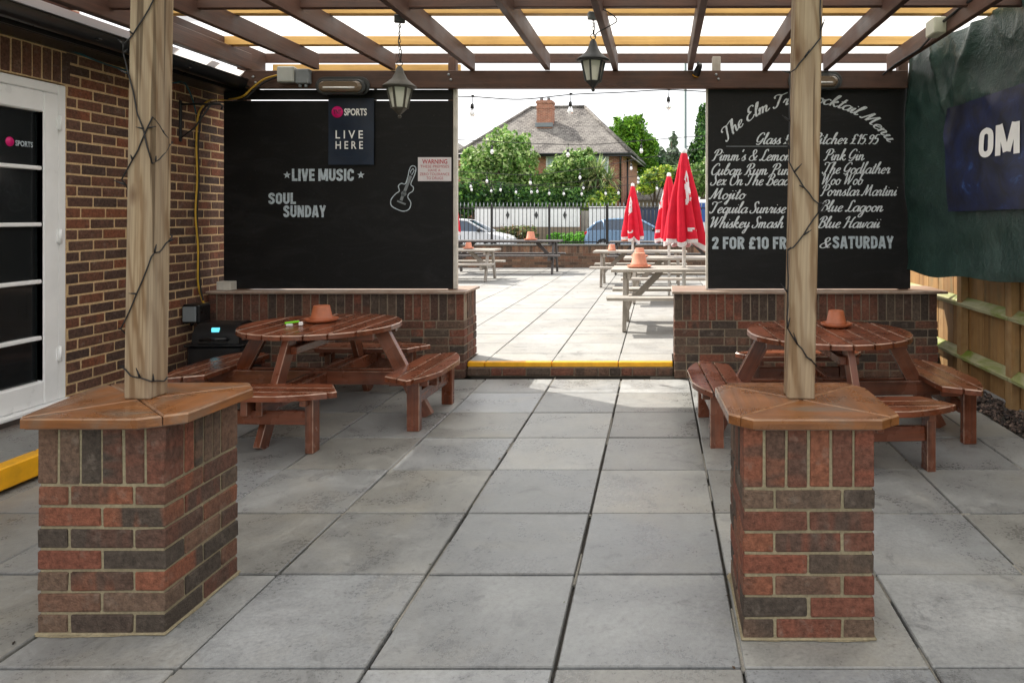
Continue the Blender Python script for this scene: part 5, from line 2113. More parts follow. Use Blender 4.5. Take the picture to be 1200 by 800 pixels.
pot('bleached pot upturned on the nearest silvered table outside', P(749, 310, 8.5).x, 8.50, OZ + 0.70, 0.10, 0.16, True, 'terracotta_pale', False)
pot('bleached pot upturned on the middle silvered table of the right row', P(749.5, 300, 11.1).x, 11.1, OZ + 0.68, 0.09, 0.125, True, 'terracotta_pale', False)
pot('bleached pot upturned on the farthest silvered table of the right row', P(717, 292, 13.6).x, 13.6, OZ + 0.66, 0.075, 0.12, False, 'terracotta_pale', False)
pot('bleached pot upturned on the dark table on the right', P(735, 284, 16.5).x, 16.5, OZ + 0.74, 0.10, 0.16, True, 'terracotta_pale', False)
pot('bleached pot upturned on the dark table on the left', P(622, 281, 16.6).x, 16.6, OZ + 0.76, 0.105, 0.185, True, 'terracotta_pale', False)
pot('bleached pot upturned on the silvered table on the left', P(549, 292, 14.8).x, 14.8, OZ + 0.64, 0.075, 0.12, True, 'terracotta_pale', False)

# ------------------------------------------------------------------ closed red parasols
def parasol(label, x, y, tip, hem, rad, rot, patch=0.5):
    t = thing('parasol', label, 'parasol', (x, y, OZ), rot, 'closed red parasols on the sunny patio')
    mb = MB()
    mb.tube([(0, 0, 0.0), (0, 0, tip - OZ - 0.02)], 0.022, 10)
    mb.build('pole', M['white'], t)
    mb = MB()
    mb.lathe([(0.03, 0), (0.035, .02), (0.03, 0.06), (0.012, 0.07), (0, 0.072)], (0, 0, tip - OZ - 0.05), 12)
    mb.build('finial', M['white'], t)
    red = (0.72, 0.018, 0.045)
    wht = (0.78, 0.76, 0.77)
    h0, h1 = hem - OZ, tip - OZ - 0.03
    nf = 8
    ph = [random.uniform(-.25, .25) for _ in range(nf)]
    amp = [random.uniform(.22, .42) for _ in range(nf)]
    drop = [random.uniform(-.06, .07) for _ in range(nf)]
    def pt(u, v, inner=0.0):
        a = 2 * math.pi * u
        f = u * nf
        i = int(f) % nf
        ff = f - int(f)
        base = 0.030 + (rad - 0.03) * ((1 - v) ** 0.82)
        fold = abs(math.sin(math.pi * (ff))) ** 0.8
        grow = min(1, (1 - v) * 2.2)
        r = base * (1 + grow * (-amp[i] + 2 * amp[i] * fold * .9)) + 0.012 * mnoise.noise(Vector((math.cos(a) * 2, math.sin(a) * 2, v * 5))) * grow
        if v < 0.07:
            r *= 0.93 + v
        twist = 0.35 * (1 - v) + ph[i] * 0.25 * (1 - v)
        z = h0 + (h1 - h0) * v + (1 - v) ** 6 * (drop[i] * math.sin(math.pi * ff) - 0.05 * fold)
        return Vector(((r - inner) * math.cos(a + twist), (r - inner) * math.sin(a + twist), z))
    pseed = random.random() * 9
    def tone(u, v):
        f = u * nf
        i = int(f) % nf
        ff = f - int(f)
        if v < 0.035:
            return wht
        if i % 4 == 1 and 0.08 < ff < 0.92:
            # printed white panel with a wavy foot and red lettering left blank
            n_ = mnoise.noise(Vector((u * 40, v * 14, pseed)))
            if 0.40 + 0.12 * ff < v < 0.80 - 0.25 * abs(ff - .5) and n_ < 0.22:
                return wht
            if 0.13 < v < 0.165 and n_ > -0.1:
                return wht
        return red
    mb = MB()
    mb.grid(pt, nf * 12, 48, tonefn=tone)
    mb.build('canopy', M['cloth'], t)
    mb = MB()
    mb.grid(lambda u, v: pt(u, v * .5, 0.012), nf * 8, 10, tone=tuple(c * .9 + .1 for c in (0.75, 0.42, 0.45)))
    mb.build('lining', M['cloth'], t)
    return t


parasol('tallest closed red parasol standing in the silvered table nearest the opening', P(801.5, 0, 8.6).x, 8.60, P(0, 176, 8.6).z, P(0, 284, 8.6).z, 0.215, 0.6)
parasol('closed red parasol partly behind the tallest one with a white printed patch', P(784, 0, 11.2).x, 11.2, P(0, 204, 11.2).z, P(0, 281, 11.2).z, 0.205, 1.9)
parasol('closed red parasol at the left of the three beside the opening', P(741.5, 0, 13.7).x, 13.7, P(0, 216, 13.7).z, P(0, 279, 13.7).z, 0.19, 3.0)
parasol('closed red parasol half hidden by the live music board', P(527, 0, 14.8).x, 14.8, P(0, 205, 14.8).z, P(0, 272, 14.8).z, 0.19, 4.1)

# ------------------------------------------------------------------ low wall with spiked railings
RY = 18.45
rw = thing('railing_wall', 'low brown brick wall with stone coping at the back of the sunny patio', 'brick wall', (0, RY, OZ))
mb = MB()
z = 0.0
for k_ in range(5):
    x = -10.5 - (0.11 if k_ % 2 else 0)
    while x < 8.0:
        l = 0.215
        mb.box((x + l / 2, 0.05, z + 0.0325), (l, 0.1, 0.065), 0, tone=rt())
        x += l + 0.01
    z += 0.075
x = -10.5
while x < 8.0:
    mb.box((x + 0.0325, 0.05, z + 0.0875), (0.065, 0.1, 0.175), 0, tone=rt())
    x += 0.075
z += 0.185
mb.build('brickwork', M['brick_far'], rw)
mb = MB()
mb.box((-1.25, 0.112, z / 2), (18.5, 0.21, z))
mb.build('mortar', M['mortar_grey'], rw)
mb = MB()
mb.box((-1.25, 0.11, z + 0.018), (18.5, 0.30, 0.032), 0.005)
mb.build('coping', M['slab_out'], rw)
RWZ = OZ + z + 0.034
rl = thing('railings', 'black spiked iron railings along the top of the low brick wall', 'railings', (0, RY + 0.1, RWZ))
hb, ht = 0.04, P(0, 243, RY).z - RWZ
mb = MB()
mb.box((-1.25, 0, hb + .015), (18.4, 0.03, 0.03))
mb.box((-1.25, 0, ht - .02), (18.4, 0.03, 0.03))
mb.build('rail', M['black_iron'], rl)
mb = MB()
x = -10.4
while x < 7.9:
    mb.tube([(x, 0, hb - 0.03), (x, 0, ht + 0.03)], 0.009, 5)
    x += 0.1
tag(mb.build('bar', M['black_iron'], rl), kind='stuff')
mb = MB()
x = -10.4
while x < 7.9:
    mb.lathe([(0.010, 0), (0.017, 0.022), (0.012, 0.06), (0.0, 0.11)], (x, 0, ht + 0.03), 5, smooth=False)
    x += 0.1
tag(mb.build('spike', M['steel'], rl), kind='stuff')
for k_ in range(-5, 6):
    x = P(643, 0, RY).x + k_ * 1.48
    mb = MB()
    mb.box((x, -0.0, ht / 2 + .02), (0.055, 0.055, ht + 0.12), 0.004)
    mb.build('railing_post', M['black_iron'], rl)

# ------------------------------------------------------------------ festoon lights over the sunny patio
def festoon(label, y, pts_px, bulbs_px, sc=1.0, hang=0.07):
    t = thing('festoon_lights', label, 'festoon lights', tuple(P(pts_px[0][0], pts_px[0][1], y)), 0, 'festoon light strings over the sunny patio')
    pts = catmull(pts_px, 6)
    q = [P(p.x, p.y, y) - t.location for p in pts]
    mb = MB()
    mb.tube(q, 0.006, 5)
    mb.build('cable', M['black_soft'], t)
    for bx_ in bulbs_px:
        best = min(pts, key=lambda p: abs(p.x - bx_))
        o = P(bx_, best.y, y) - t.location
        mb = MB()
        mb.lathe([(0.0, 0.02), (0.018, 0.015), (0.014, 0.0)], (o.x, o.y, o.z), 8)
        mb.tube([o, o + Vector((-0.006, 0, -hang))], 0.004, 5)
        mb.lathe([(0.010, 0), (0.017, -0.01), (0.020, -0.05), (0.017, -0.055)], (o.x - .006, o.y, o.z - hang), 10)
        h_ = mb.build('lampholder', M['black_plastic'], t)
        mb = MB()
        zz_ = o.z - hang - 0.055
        mb.lathe([(0.015, 0), (0.018, -0.01), (0.028, -0.04), (0.028, -0.058), (0.018, -0.078), (0, -0.085)], (o.x - .006, o.y, zz_), 12)
        mb.build('bulb', M['bulb'], h_)
    return t


festoon('nearest festoon string high across the opening with three clear bulbs', 7.5,
        [(440, 106), (500, 112), (554, 113.5), (610, 116.5), (669, 111), (725, 108.5), (782, 105.5), (840, 107.5), (900, 103)], [440, 554, 669, 784, 898])
festoon('second festoon string crossing in front of the house roof', 12.0,
        [(460, 160), (530, 163.5), (577, 166), (620, 168), (666, 169.5), (710, 168.5), (752, 165), (800, 161), (850, 158)], [490, 577, 666, 752, 838])
festoon('third festoon string crossing in front of the garden trees', 15.0,
        [(480, 198), (536, 201), (570, 203), (625, 205), (668, 200), (700, 196), (740, 188), (800, 178), (850, 170)], [505, 571, 622, 680, 740, 806])
festoon('lowest festoon string in front of the garden trees', 17.2,
        [(480, 205), (540, 209), (575, 213), (620, 217), (660, 219), (700, 219), (735, 217), (790, 210), (850, 200)], [500, 552, 587, 623, 644, 661, 682, 710, 725, 770, 812])
festoon('farthest festoon string just above the railings', 18.0,
        [(480, 208), (530, 212), (560, 215), (605, 217.5), (650, 215), (700, 211), (750, 206), (850, 196)], [520, 553, 576, 605, 630, 684, 748])

# lamp column far behind the parasol
lc = thing('lamp_column', 'tall grey-green street lamp column rising behind the tallest parasol', 'lamp post', (P(803, 0, 23.0).x, 23.0, 0))
mb = MB()
mb.tube([(0, 0, -0.1), (0, 0, 1.2), (0, 0, 1.22), (0, 0, 7.0)], [0.085, 0.085, 0.056, 0.045], 12)
mb.build('column', M['pole'], lc)
mb = MB()
mb.tube([(0, 0, 7.0), (0.02, 0, 7.3), (0.25, 0, 7.5), (0.7, 0, 7.55)], 0.03, 8)
mb.box((0.95, 0, 7.56), (0.55, 0.22, 0.10), 0.03)
mb.build('lamp_head', M['pole'], lc)

# ------------------------------------------------------------------ cars
def car(name, label, x, y, z, paint, heading):
    """heading 1: nose towards +x; -1: nose towards -x"""
    t = thing(name, label, 'car', (x, y, z), 0 if heading > 0 else math.pi, 'cars parked along the road')
    L, W = 4.25, 1.76
    low = [(-2.12, .32), (-2.14, .55), (-2.10, .78), (-2.0, .95), (-1.3, .97), (0.85, .93), (1.35, .87), (1.85, .76), (2.08, .62), (2.12, .42), (2.06, .26), (-2.0, .26)]
    def loft(profile, secs, mb):
        cx = sum(p[0] for p in profile) / len(profile)
        cz = sum(p[1] for p in profile) / len(profile)
        n = len(profile)
        V, Fc = [], []
        for (yy, k_) in secs:
            for (a, b) in profile:
                V.append((cx + (a - cx) * k_, yy, cz + (b - cz) * k_))
        for s_ in range(len(secs) - 1):
            for i in range(n):
                j = (i + 1) % n
                Fc.append([s_ * n + i, s_ * n + j, (s_ + 1) * n + j, (s_ + 1) * n + i])
        for s_ in (0, len(secs) - 1):
            Fc.append([s_ * n + i for i in range(n)])
        mb.add(V, Fc, center=(cx, 0, cz))
    mb = MB()
    mb.sm = False
    loft(low, [(-W / 2, .93), (-W / 2 + .06, .985), (-W / 2 + .16, 1), (W / 2 - .16, 1), (W / 2 - .06, .985), (W / 2, .93)], mb)
    # roof and pillars
    gh = [(-1.95, .94), (-1.62, 1.30), (-1.2, 1.43), (-.3, 1.46), (.25, 1.40), (1.12, .92)]
    roofp = [(-1.66, 1.28), (-1.2, 1.43), (-.3, 1.46), (.28, 1.39), (.22, 1.37), (-.3, 1.42), (-1.2, 1.39)]
    V, Fc = [], []
    for yy, sh_ in ((-.62, 1), (.62, 1)):
        pass
    for s in (-1, 1):
        path = [(1.14, s * .80, .92), (.26, s * .63, 1.39), (-.3, s * .61, 1.44), (-1.2, s * .62, 1.41), (-1.62, s * .66, 1.28), (-1.98, s * .80, .94)]
        mb.tube(path, [.05, .04, .04, .04, .05, .07], 6)
        mb.tube([(-.32, s * .80, .92), (-.36, s * .62, 1.43)], .04, 6)
        mb.tube([(-1.25, s * .80, .93), (-1.32, s * .64, 1.38)], .04, 6)
    mb.grid(lambda u, v: Vector((.28 - 1.95 * u, -.62 + 1.24 * v, 1.40 + .06 * math.sin(math.pi * min(1, u * 1.15)) - .10 * max(0, u - .75) / .25 * 1.0 + .02 * math.sin(math.pi * v))), 10, 6)
    body = mb.build('body', M[paint], t)
    mb = MB()
    mb.grid(lambda u, v: Vector((1.13 - .86 * u, (-.79 + 1.58 * v) * (1 - .2 * u), .925 + .465 * u)), 2, 2)
    mb.grid(lambda u, v: Vector((-1.97 + .36 * u, (-.79 + 1.58 * v) * (1 - .17 * u), .945 + .345 * u)), 2, 2)
    for s in (-1, 1):
        for poly in ([(1.05, .93), (.26, 1.37), (-.34, 1.41), (-.32, .93)], [(-.36, .93), (-.40, 1.41), (-1.28, 1.37), (-1.24, .93)], [(-1.28, .94), (-1.33, 1.36), (-1.60, 1.27), (-1.92, .95)]):
            V = [(a, s * (.795 - (b - .93) * .36), b) for a, b in poly]
            mb.add(V, [(0, 1, 2, 3)])
    mb.build('windows', M['car_glass'], t)
    for xx in (-1.32, 1.30):
        for s in (-1, 1):
            T = Matrix.Translation((xx, s * (W / 2 - .08), .30)) @ Matrix.Rotation(R(90) * s, 4, 'X')
            mb = MB()
            mb.lathe([(0.0, .098), (.20, .10), (.205, .11), (.30, .10), (.315, .06), (.315, -.06), (.30, -.09), (.0, -.09)], n=24, M=Matrix.Translation((xx, s * (W / 2 - .085), .30)) @ Matrix.Rotation(-R(90) * s, 4, 'X'))
            wh = mb.build('wheel', M['rubber'], t)
            mb = MB()
            mb.lathe([(0.0, .112), (.03, .118), (.195, .108), (.20, .10)], n=20, M=Matrix.Translation((xx, s * (W / 2 - .085), .30)) @ Matrix.Rotation(-R(90) * s, 4, 'X'))
            mb.build('rim', M['steel'], wh)
    mb = MB()
    for xx in (-1.32, 1.30):
        for s in (-1, 1):
            mb.lathe([(0.0, .002), (.375, .002), (.375, 0), (0, 0)], n=24, M=Matrix.Translation((xx, s * (W / 2 - .012), .32)) @ Matrix.Rotation(-R(90) * s, 4, 'X'))
    mb.build('wheel_arch', M['rubber'], t)
    for s in (-1, 1):
        mb = MB()
        mb.box((-2.03, s * .72, .82), (.20, .22, .16), .03)
        mb.build('tail_light', M['red_lens'], t)
        mb = MB()
        mb.box((1.92, s * .66, .66), (.24, .26, .12), .03)
        mb.build('headlight', M['frosted'], t)
        mb = MB()
        mb.box((.82, s * .93, .98), (.12, .2, .13), .03)
        mb.build('wing_mirror', M['black_plastic'], t)
        mb = MB()
        for xx in (-.32, .05):
            mb.box((xx - .75 + .3, s * .872, .80), (.16, .03, .025), .005)
        mb.build('door_handle', M[paint], t)
    mb = MB()
    mb.box((-2.13, 0, .6), (.02, .5, .11), .003)
    mb.box((2.125, 0, .5), (.02, .5, .11), .003)
    mb.build('number_plate', M['white'], t)
    return t


car('parked_car', 'white parked car seen behind the railings at the left of the opening', P(602, 0, 31.5).x - 2.12, 31.5, -0.13, 'car_white', 1)
car('parked_car', 'steel blue parked car behind the railings and the red parasols', P(687, 0, 31.5).x + 2.12, 31.5, -0.10, 'car_blue', 1)

# ------------------------------------------------------------------ garden fences across the road
hd = thing('garden_fence', 'long white board fence across the road', 'fence', (P(618, 0, 36).x, 36, 0))
w = P(680, 0, 36).x - P(557, 0, 36).x
mb = MB()
n = 24
for i in range(n):
    mb.box((-w / 2 + w / n * (i + .5), 0, 1.41), (w / n - .006, .03, P(0, 243, 36).z - P(0, 266, 36).z), .004)
mb.build('boards', M['white'], hd)
mb = MB()
mb.box((0, .06, .40), (w, .1, 1.0))
mb.build('base_wall', M['mortar_grey'], hd)
for px in (595, 628.5, 662):
    mb = MB()
    o = P(px, 252, 36) - hd.location
    mb.prism([(0, -.2), (.09, 0), (0, .2), (-.09, 0)], 0, .02, 0, M=Matrix.Translation((o.x, -.02, o.z)) @ Matrix.Rotation(R(90), 4, 'X'))
    mb.build('diamond', M['lantern_black'], hd)

def panel_fence(label, pa, pb, top, bot, y, mat, nb):
    xa, xb = P(pa, 0, y).x, P(pb, 0, y).x
    t = thing('garden_fence', label, 'fence', ((xa + xb) / 2, y, 0))
    zt, zb = P(0, top, y).z, P(0, bot, y).z
    w = xb - xa
    mb = MB()
    for i in range(nb):
        mb.box((-w / 2 + w / nb * (i + .5), (.012 if i % 2 else 0), (zt + zb) / 2), (w / nb - .004, .03, zt - zb), .003, tone=wear())
    mb.build('boards', mat, t)
    mb = MB()
    for s in (-1, 1):
        mb.box((s * (w / 2 - .05), .08, zt / 2), (.1, .1, zt), .01)
    mb.build('fence_post', mat, t)
    return t


panel_fence('grey weathered board fence between the two white fences across the road', 680.5, 689.5, 247, 276, 36.3, M['grey_wood'], 5)
panel_fence('white vertical board fence behind the blue car', 690, 742, 242, 276, 35.6, M['white'], 14)
panel_fence('dark navy board fence behind the red parasols', 742.5, 800, 242.5, 276, 36.0, M['navy_fence'], 9)

# van with a blue side by the right edge of the opening
vn = thing('parked_van', 'white parked van with a blue side panel at the right edge of the opening', 'van', (P(848, 0, 33).x, 33, -.1))
mb = MB()
mb.box((0, 0, 1.35), (2.6, 1.8, 1.9), .12)
mb.box((1.6, 0, .85), (1.2, 1.75, .9), .15)
mb.build('body', M['car_white'], vn)
mb = MB()
mb.box((-.2, -.905, 1.72), (2.0, .02, .85), .004)
mb.build('side_panel', M['blue_panel'], vn)
for xx in (-.8, 1.5):
    for s in (-1, 1):
        mb = MB()
        mb.lathe([(0, .1), (.2, .1), (.33, .08), (.33, -.08), (0, -.08)], n=20, M=Matrix.Translation((xx, s * .8, .33)) @ Matrix.Rotation(-R(90) * s, 4, 'X'))
        mb.build('wheel', M['rubber'], vn)
mb = MB()
mb.box((1.35, -.885, 1.45), (.8, .02, .45), .003)
mb.build('windows', M['car_glass'], vn)

# ------------------------------------------------------------------ brick house across the road
hx0, hx1 = P(545, 0, 42).x, P(741, 0, 42).x
HY = 42.0
HW, HD = hx1 - hx0, 9.0
he, hr = P(0, 180, HY).z, P(0, 126, HY + 4.5).z
hs = thing('brick_house', 'red brick house with grey hipped tile roof and tall chimney across the road', 'house', ((hx0 + hx1) / 2, HY + HD / 2, 0), R(-4))
mb = MB()
mb.box((0, 0, he / 2), (HW - .5, HD - .5, he))
mb.build('wall', M['house_brick'], hs)
mb = MB()
rx = 1.75
ov = 0.25
a, b, e = HW / 2 + ov, HD / 2 + ov, he - 0.02
ctr = [(-a, -b, e), (a, -b, e), (a, b, e), (-a, b, e), (-rx - .1, 0, hr), (rx - .1, 0, hr)]
mb.add(ctr, [(0, 1, 5, 4), (1, 2, 5), (2, 3, 4, 5), (3, 0, 4), (0, 3, 2, 1)], center=(0, 0, e + .5))
roof_o = mb.build('roof', M['tiles'], hs)
mb = MB()
for (p, q) in ((0, 4), (1, 5), (2, 5), (3, 4), (4, 5)):
    mb.tube([Vector(ctr[p]) + Vector((0, 0, .03)), Vector(ctr[q]) + Vector((0, 0, .03))], .10, 6)
mb.build('ridge_tiles', M['tiles'], roof_o)
mb = MB()
for (p, q) in ((0, 1), (1, 2), (2, 3), (3, 0)):
    P0, Q0 = Vector(ctr[p]), Vector(ctr[q])
    mb.bar(P0 + Vector((0, 0, -.1)), Q0 + Vector((0, 0, -.1)), .06, .17)
    mb.tube([P0 + (P0 * .012) * Vector((1, 1, 0)) + Vector((0, 0, -.04)), Q0 + (Q0 * .012) * Vector((1, 1, 0)) + Vector((0, 0, -.04))], .07, 6)
mb.build('gutter', M['black_plastic'], hs)
# chimney on the front slope
chx = P(641.5, 0, 44.5).x - hs.location.x
chm = None
mb = MB()
czt = P(0, 118, 44.4).z
mb.box((chx, -1.9, (czt + hr - 2.6) / 2), (.95, .75, czt - hr + 2.6))
mb.box((chx, -1.9, czt - .12), (1.05, .85, .12))
mb.box((chx, -1.9, czt - .45), (1.02, .82, .09))
chm = mb.build('chimney', M['house_brick'], roof_o)
mb = MB()
mb.box((chx, -2.33, P(0, 147, 44).z + .06), (1.1, .08, .26), .01)
mb.build('flashing', M['mid_grey'], roof_o)
mb = MB()
for dx in (-.25, .2):
    mb.lathe([(.12, 0), (.10, .22), (.12, .26), (.10, .27)], (chx + dx, -1.9, czt - .06), 10)
mb.build('chimney_pot', M['mid_grey'], roof_o)
def hwin(px0, px1, py0, py1):
    y = HY + .22
    p, q = P(px0, py1, y), P(px1, py0, y)
    x0, x1 = p.x - hs.location.x, q.x - hs.location.x
    mb = MB()
    yy = -HD / 2 + .25 - .03
    for (xa, xb, za, zb) in ((x0, x1, q.z - .09, q.z), (x0, x1, p.z, p.z + .09), (x0, x0 + .09, p.z + .09, q.z - .09), (x1 - .09, x1, p.z + .09, q.z - .09), ((x0 + x1) / 2 - .04, (x0 + x1) / 2 + .04, p.z + .09, q.z - .09)):
        mb.box(((xa + xb) / 2, yy, (za + zb) / 2), (xb - xa, .08, zb - za))
    w_ = mb.build('window', M['white'], hs)
    mb = MB()
    mb.box(((x0 + x1) / 2, yy + .02, (p.z + q.z) / 2), (x1 - x0 - .17, .03, q.z - p.z - .17))
    mb.build('pane', M['curtained_pane'], w_)
    mb = MB()
    mb.box(((x0 + x1) / 2, yy - .05, p.z - .05), (x1 - x0 + .2, .16, .08))
    mb.build('sill', M['white'], w_)
hwin(646, 672, 182.5, 206)
hwin(700.5, 720, 182.5, 206)
hwin(580, 606, 182.5, 206)
hwin(694, 722, 224, 252)
hwin(580, 612, 224, 252)
mb = MB()
dx = P(734.5, 0, HY).x - hs.location.x
mb.tube([(dx, -HD / 2 - .12, he - .15), (dx - .05, -HD / 2 + .12, he - .5), (dx - .05, -HD / 2 + .12, 0)], .06, 6)
mb.tube([(HW / 2 - .1, -HD / 2 + 1.4, he - .2), (HW / 2 - .1, -HD / 2 + 1.4, 0)], .06, 6)
mb.build('downpipe', M['black_plastic'], hs)

# small tiled garage to its right
gr = thing('garage', 'small pale garage with a tiled pitched roof behind the navy fence', 'garage', (P(765, 0, 44).x, 44, 0))
mb = MB()
mb.box((0, 0, P(0, 234, 44).z / 2), (2.6, 4, P(0, 234, 44).z))
mb.build('wall', M['mortar_grey'], gr)
e, r_ = P(0, 235, 44).z, P(0, 218, 44).z
mb = MB()
mb.add([(-1.5, -2.1, e), (1.5, -2.1, e), (1.5, 2.1, e), (-1.5, 2.1, e), (-.3, 0, r_), (.3, 0, r_)], [(0, 1, 5, 4), (1, 2, 5), (2, 3, 4, 5), (3, 0, 4), (0, 3, 2, 1)], center=(0, 0, e + .2))
mb.build('roof', M['tiles'], gr)
# far house at the left edge
fh = thing('brick_house', 'far house with a tiled roof just showing at the left edge of the opening', 'house', (P(500, 0, 60).x, 60, 0))
mb = MB()
mb.box((0, 0, 2.9), (9, 8, 5.8))
mb.build('wall', M['house_brick'], fh)
mb = MB()
e, r_ = 5.8, 8.0
mb.add([(-4.8, -4.3, e), (4.8, -4.3, e), (4.8, 4.3, e), (-4.8, 4.3, e), (-2, 0, r_), (2, 0, r_)], [(0, 1, 5, 4), (1, 2, 5), (2, 3, 4, 5), (3, 0, 4), (0, 3, 2, 1)], center=(0, 0, e + .5))
mb.build('roof', M['tiles'], fh)


# ------------------------------------------------------------------ trees and shrubs
def leaf_cloud(mb, lobes, n, size, cols, flat=0.0, aspect=0.55):
    """small bent leaves through the volume of each lobe, denser towards its skin"""
    wts = [l[3] * l[4] * l[5] for l in lobes]
    tot = sum(w ** .75 for w in wts)
    for lb, w in zip(lobes, wts):
        cx, cy, cz, rx_, ry_, rz_ = lb[:6]
        lobe_v = random.uniform(.75, 1.2)
        for _ in range(int(n * w ** .75 / tot)):
            d = Vector((random.gauss(0, 1), random.gauss(0, 1), random.gauss(0, 1))).normalized()
            rr = random.random() ** .4
            rr *= 1 + .55 * mnoise.noise(Vector((cx + d.x * 2.6, cy + d.y * 2.6, cz + d.z * 2.6))) + random.uniform(-.05, .12)
            p = Vector((cx + d.x * rx_ * rr, cy + d.y * ry_ * rr, cz + d.z * rz_ * rr))
            s = size * random.uniform(.6, 1.3)
            nrm = (d * .6 + Vector((random.gauss(0, .7), random.gauss(0, .7), random.gauss(.35, .7)))).normalized()
            a = nrm.orthogonal().normalized()
            a.rotate(Matrix.Rotation(random.uniform(0, 6.28), 3, nrm))
            b = nrm.cross(a)
            c = random.choice(cols)
            v = lobe_v * random.uniform(.65, 1.3)
            mb.add([p - a * s, p + b * s * aspect + nrm * s * .15, p + a * s, p - b * s * aspect + nrm * s * .15], [(0, 1, 2, 3)], tone=tuple(min(.9, q * v) for q in c))


def shoots(lobes, k):
    out = list(lobes)
    for lb in lobes:
        for _ in range(k):
            d = Vector((random.gauss(0, 1), random.gauss(0, .6), random.gauss(.25, .8))).normalized()
            f = random.uniform(.85, 1.15)
            s_ = random.uniform(.16, .34)
            out.append((lb[0] + d.x * lb[3] * f, lb[1] + d.y * lb[4] * f, lb[2] + d.z * lb[5] * f, lb[3] * s_, lb[4] * s_, lb[5] * s_ * 1.3))
    return out


def tree(name, label, cat, x, y, lobes, n, size, cols, trunk_r=.14, trunk_h=None, group=None, aspect=.55):
    t = thing(name, label, cat, (x, y, 0), 0, group)
    mb = MB()
    leaf_cloud(mb, shoots(lobes, 7), n, size, cols, aspect=aspect)
    mb.build('crown', M['leaf'], t)
    mb = MB()
    top = max(l[2] for l in lobes)
    th = trunk_h or top
    path = [Vector((0, 0, -.2)), Vector((.05, 0, th * .3)), Vector((-.06, .04, th * .65)), Vector((0, 0, th))]
    mb.tube(path, [trunk_r, trunk_r * .8, trunk_r * .5, trunk_r * .15], 8)
    for l in lobes:
        if l[2] > th * .3:
            mb.tube([Vector((0, 0, min(l[2] * .55, th * .7))), Vector((l[0] * .5, l[1] * .5, l[2] * .8)), Vector((l[0], l[1], l[2]))], [trunk_r * .4, trunk_r * .25, trunk_r * .06], 5)
    mb.build('trunk', M['bark'], t)
    return t


mid = [srgb(104, 146, 62), srgb(126, 166, 84), srgb(82, 124, 54), srgb(150, 180, 104)]
deep = [srgb(58, 98, 48), srgb(74, 114, 56), srgb(48, 84, 46)]
pale = [srgb(160, 190, 104), srgb(186, 206, 132), srgb(128, 168, 84), srgb(190, 206, 150)]
yell = [srgb(190, 206, 70), srgb(164, 190, 64), srgb(206, 214, 96)]
conif = [srgb(110, 160, 44), srgb(138, 182, 56), srgb(80, 128, 40)]
dark = [srgb(56, 86, 60), srgb(72, 104, 70), srgb(46, 72, 52)]
TG = 'garden trees and shrubs beyond the railings'


def lob(y, specs):
    """lobes given as (px, py, half width px, half height px) at depth y, relative to the first's column"""
    x0 = P(specs[0][0], 0, y).x
    out = []
    for (px, py, w, h) in specs:
        c = P(px, py, y)
        rw, rh = w * y / F, h * y / F
        out.append((c.x - x0, random.uniform(-.4, .4), c.z, rw, rw * .9, rh))
    return x0, out


def px_tree(name, label, cat, y, specs, n, size, cols, **kw):
    x0, lobes = lob(y, specs)
    return tree(name, label, cat, x0, y, lobes, n, size, cols, group=TG, **kw)


px_tree('broadleaf_tree', 'tall pale green tree in front of the left end of the house', 'tree', 38.6,
        [(585, 190, 26, 22), (560, 205, 22, 22), (602, 176, 20, 20), (578, 170, 14, 16), (555, 188, 16, 14), (612, 205, 18, 26), (590, 222, 26, 20), (592, 158, 7, 10), (614, 168, 8, 12)], 11500, .12, pale + mid, trunk_r=.16)
px_tree('hedge_shrub', 'dark green hedge below the pale tree at the left', 'shrub', 37.6,
        [(556, 235, 24, 18), (590, 234, 24, 16), (536, 240, 18, 22), (615, 236, 16, 14)], 9000, .11, deep + mid[:1])
px_tree('broadleaf_tree', 'rounded green tree in the middle of the house front', 'tree', 38.8,
        [(672, 195, 20, 16), (655, 212, 22, 18), (682, 186, 12, 12), (640, 222, 18, 18), (690, 210, 16, 16)], 10000, .12, mid + pale[:2], trunk_r=.14)
px_tree('hedge_shrub', 'green hedge behind the long white fence', 'shrub', 37.5,
        [(640, 238, 22, 14), (668, 236, 20, 14), (690, 236, 14, 12)], 7000, .11, mid[:3] + deep)
px_tree('hedge_shrub', 'bright yellow-green shrub below the palm', 'shrub', 37.2,
        [(700, 238, 12, 12), (684, 243, 12, 8), (713, 232, 9, 12)], 4200, .11, yell + mid)
px_tree('conifer_tree', 'bright green conifer to the right of the house', 'tree', 52,
        [(740, 170, 22, 24), (735, 152, 14, 14), (752, 182, 18, 20), (722, 160, 10, 12), (746, 145, 8, 10)], 9000, .2, conif, trunk_r=.25, aspect=.35)
px_tree('conifer_tree', 'dark conifer beside the bright green one', 'tree', 54,
        [(762, 192, 13, 22), (768, 210, 16, 20), (757, 175, 9, 16)], 6000, .2, dark + deep, trunk_r=.2, aspect=.35)
px_tree('conifer_tree', 'tall narrow cypress rising at the right edge of the opening', 'tree', 46,
        [(823, 168, 9, 30), (828, 150, 8, 20), (822, 138, 4, 14), (818, 190, 11, 24), (832, 180, 14, 40)], 9000, .16, deep + mid[:1], trunk_r=.22, aspect=.4)
px_tree('broadleaf_tree', 'thin grey-green tree far behind the parasols', 'tree', 66,
        [(787, 186, 9, 12), (789, 165, 4, 8), (778, 196, 10, 10), (797, 194, 9, 14), (775, 178, 4, 5)], 2600, .24, [srgb(120, 138, 116), srgb(140, 156, 132)], trunk_r=.2)
px_tree('hedge_shrub', 'light green shrub between the parasols and the cypress', 'shrub', 41,
        [(818, 212, 14, 18), (800, 210, 14, 16), (835, 205, 14, 20)], 6000, .13, pale + mid)
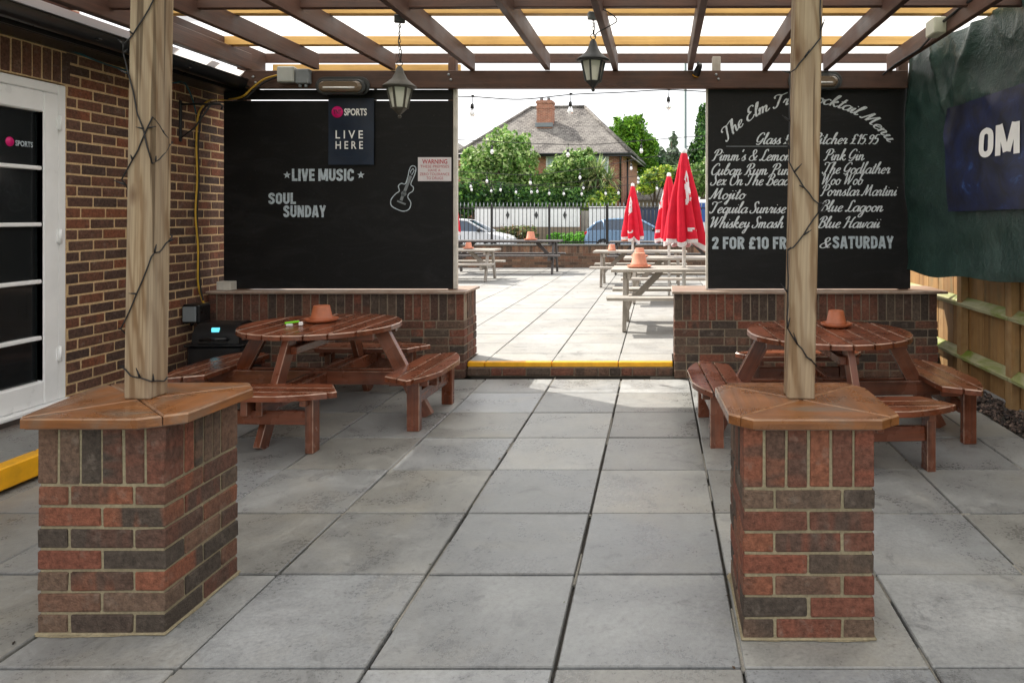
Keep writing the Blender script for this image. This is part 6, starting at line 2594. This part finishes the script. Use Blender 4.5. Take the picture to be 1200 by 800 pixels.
px_tree('hedge_shrub', 'yellow-green shrub above the garage roof', 'shrub', 40.5,
        [(768, 208, 12, 10), (758, 218, 9, 9), (780, 204, 10, 10)], 4200, .12, yell + mid[:2])
px_tree('hedge_shrub', 'mixed low shrub under the white fence', 'shrub', 34.8,
        [(600, 272, 12, 7), (616, 273, 14, 8), (590, 276, 9, 6)], 2600, .08, [srgb(110, 120, 70), srgb(150, 120, 90), srgb(90, 110, 60)])
px_tree('hedge_shrub', 'long low bright green bed beside the blue car', 'shrub', 34.0,
        [(665, 281, 14, 7), (650, 280, 10, 6), (680, 281, 10, 7)], 4200, .08, [srgb(104, 170, 50), srgb(124, 190, 66), srgb(84, 140, 44)])
px_tree('broadleaf_tree', 'distant dark tree line behind the left board', 'tree', 70,
        [(500, 200, 40, 30), (450, 205, 40, 25)], 2500, .4, deep, trunk_r=.3)

# cordyline palm in front of the house
pa = thing('palm_tree', 'spiky cordyline palm with long narrow leaves in front of the house', 'palm', (P(699, 0, 38).x, 38, 0), 0, TG)
mb = MB()
heads = [(P(700, 206, 38) - Vector((pa.location.x, 38, 0)), 1.35, 130), (P(689, 210, 38) - Vector((pa.location.x, 38, 0)), 1.0, 80), (P(714, 212, 38) - Vector((pa.location.x, 38.2, 0)), 1.05, 80)]
for (h_, L, n) in heads:
    for _ in range(n):
        az = random.uniform(0, 6.283)
        el = random.uniform(-.75, 1.4)
        d = Vector((math.cos(az) * math.cos(el), math.sin(az) * math.cos(el), math.sin(el)))
        l = L * random.uniform(.7, 1.1)
        side = Vector((-math.sin(az), math.cos(az), 0)) * .035
        p0, p1 = h_ + d * .1, h_ + d * l * .6
        p2 = h_ + d * l + Vector((0, 0, -.25 * l * math.cos(el)))
        c = random.choice([srgb(126, 150, 88), srgb(96, 126, 70), srgb(150, 168, 110), srgb(176, 180, 120)])
        v = random.uniform(.7, 1.2)
        mb.add([p0 - side * .7, p0 + side * .7, p1 + side, p1 - side, p2], [(0, 1, 2, 3), (3, 2, 4)], tone=tuple(q * v for q in c))
mb.build('crown', M['leaf'], pa)
mb = MB()
mb.tube([(0, 0, -.2), (.05, 0, 1.5), tuple(heads[0][0])], [.16, .13, .10], 8)
for (h_, L, n) in heads[1:]:
    mb.tube([(0.04, 0, 2.0), tuple(h_ * .5 + Vector((0, 0, 1.3))), tuple(h_)], [.09, .08, .07], 7)
mb.build('trunk', M['bark'], pa)
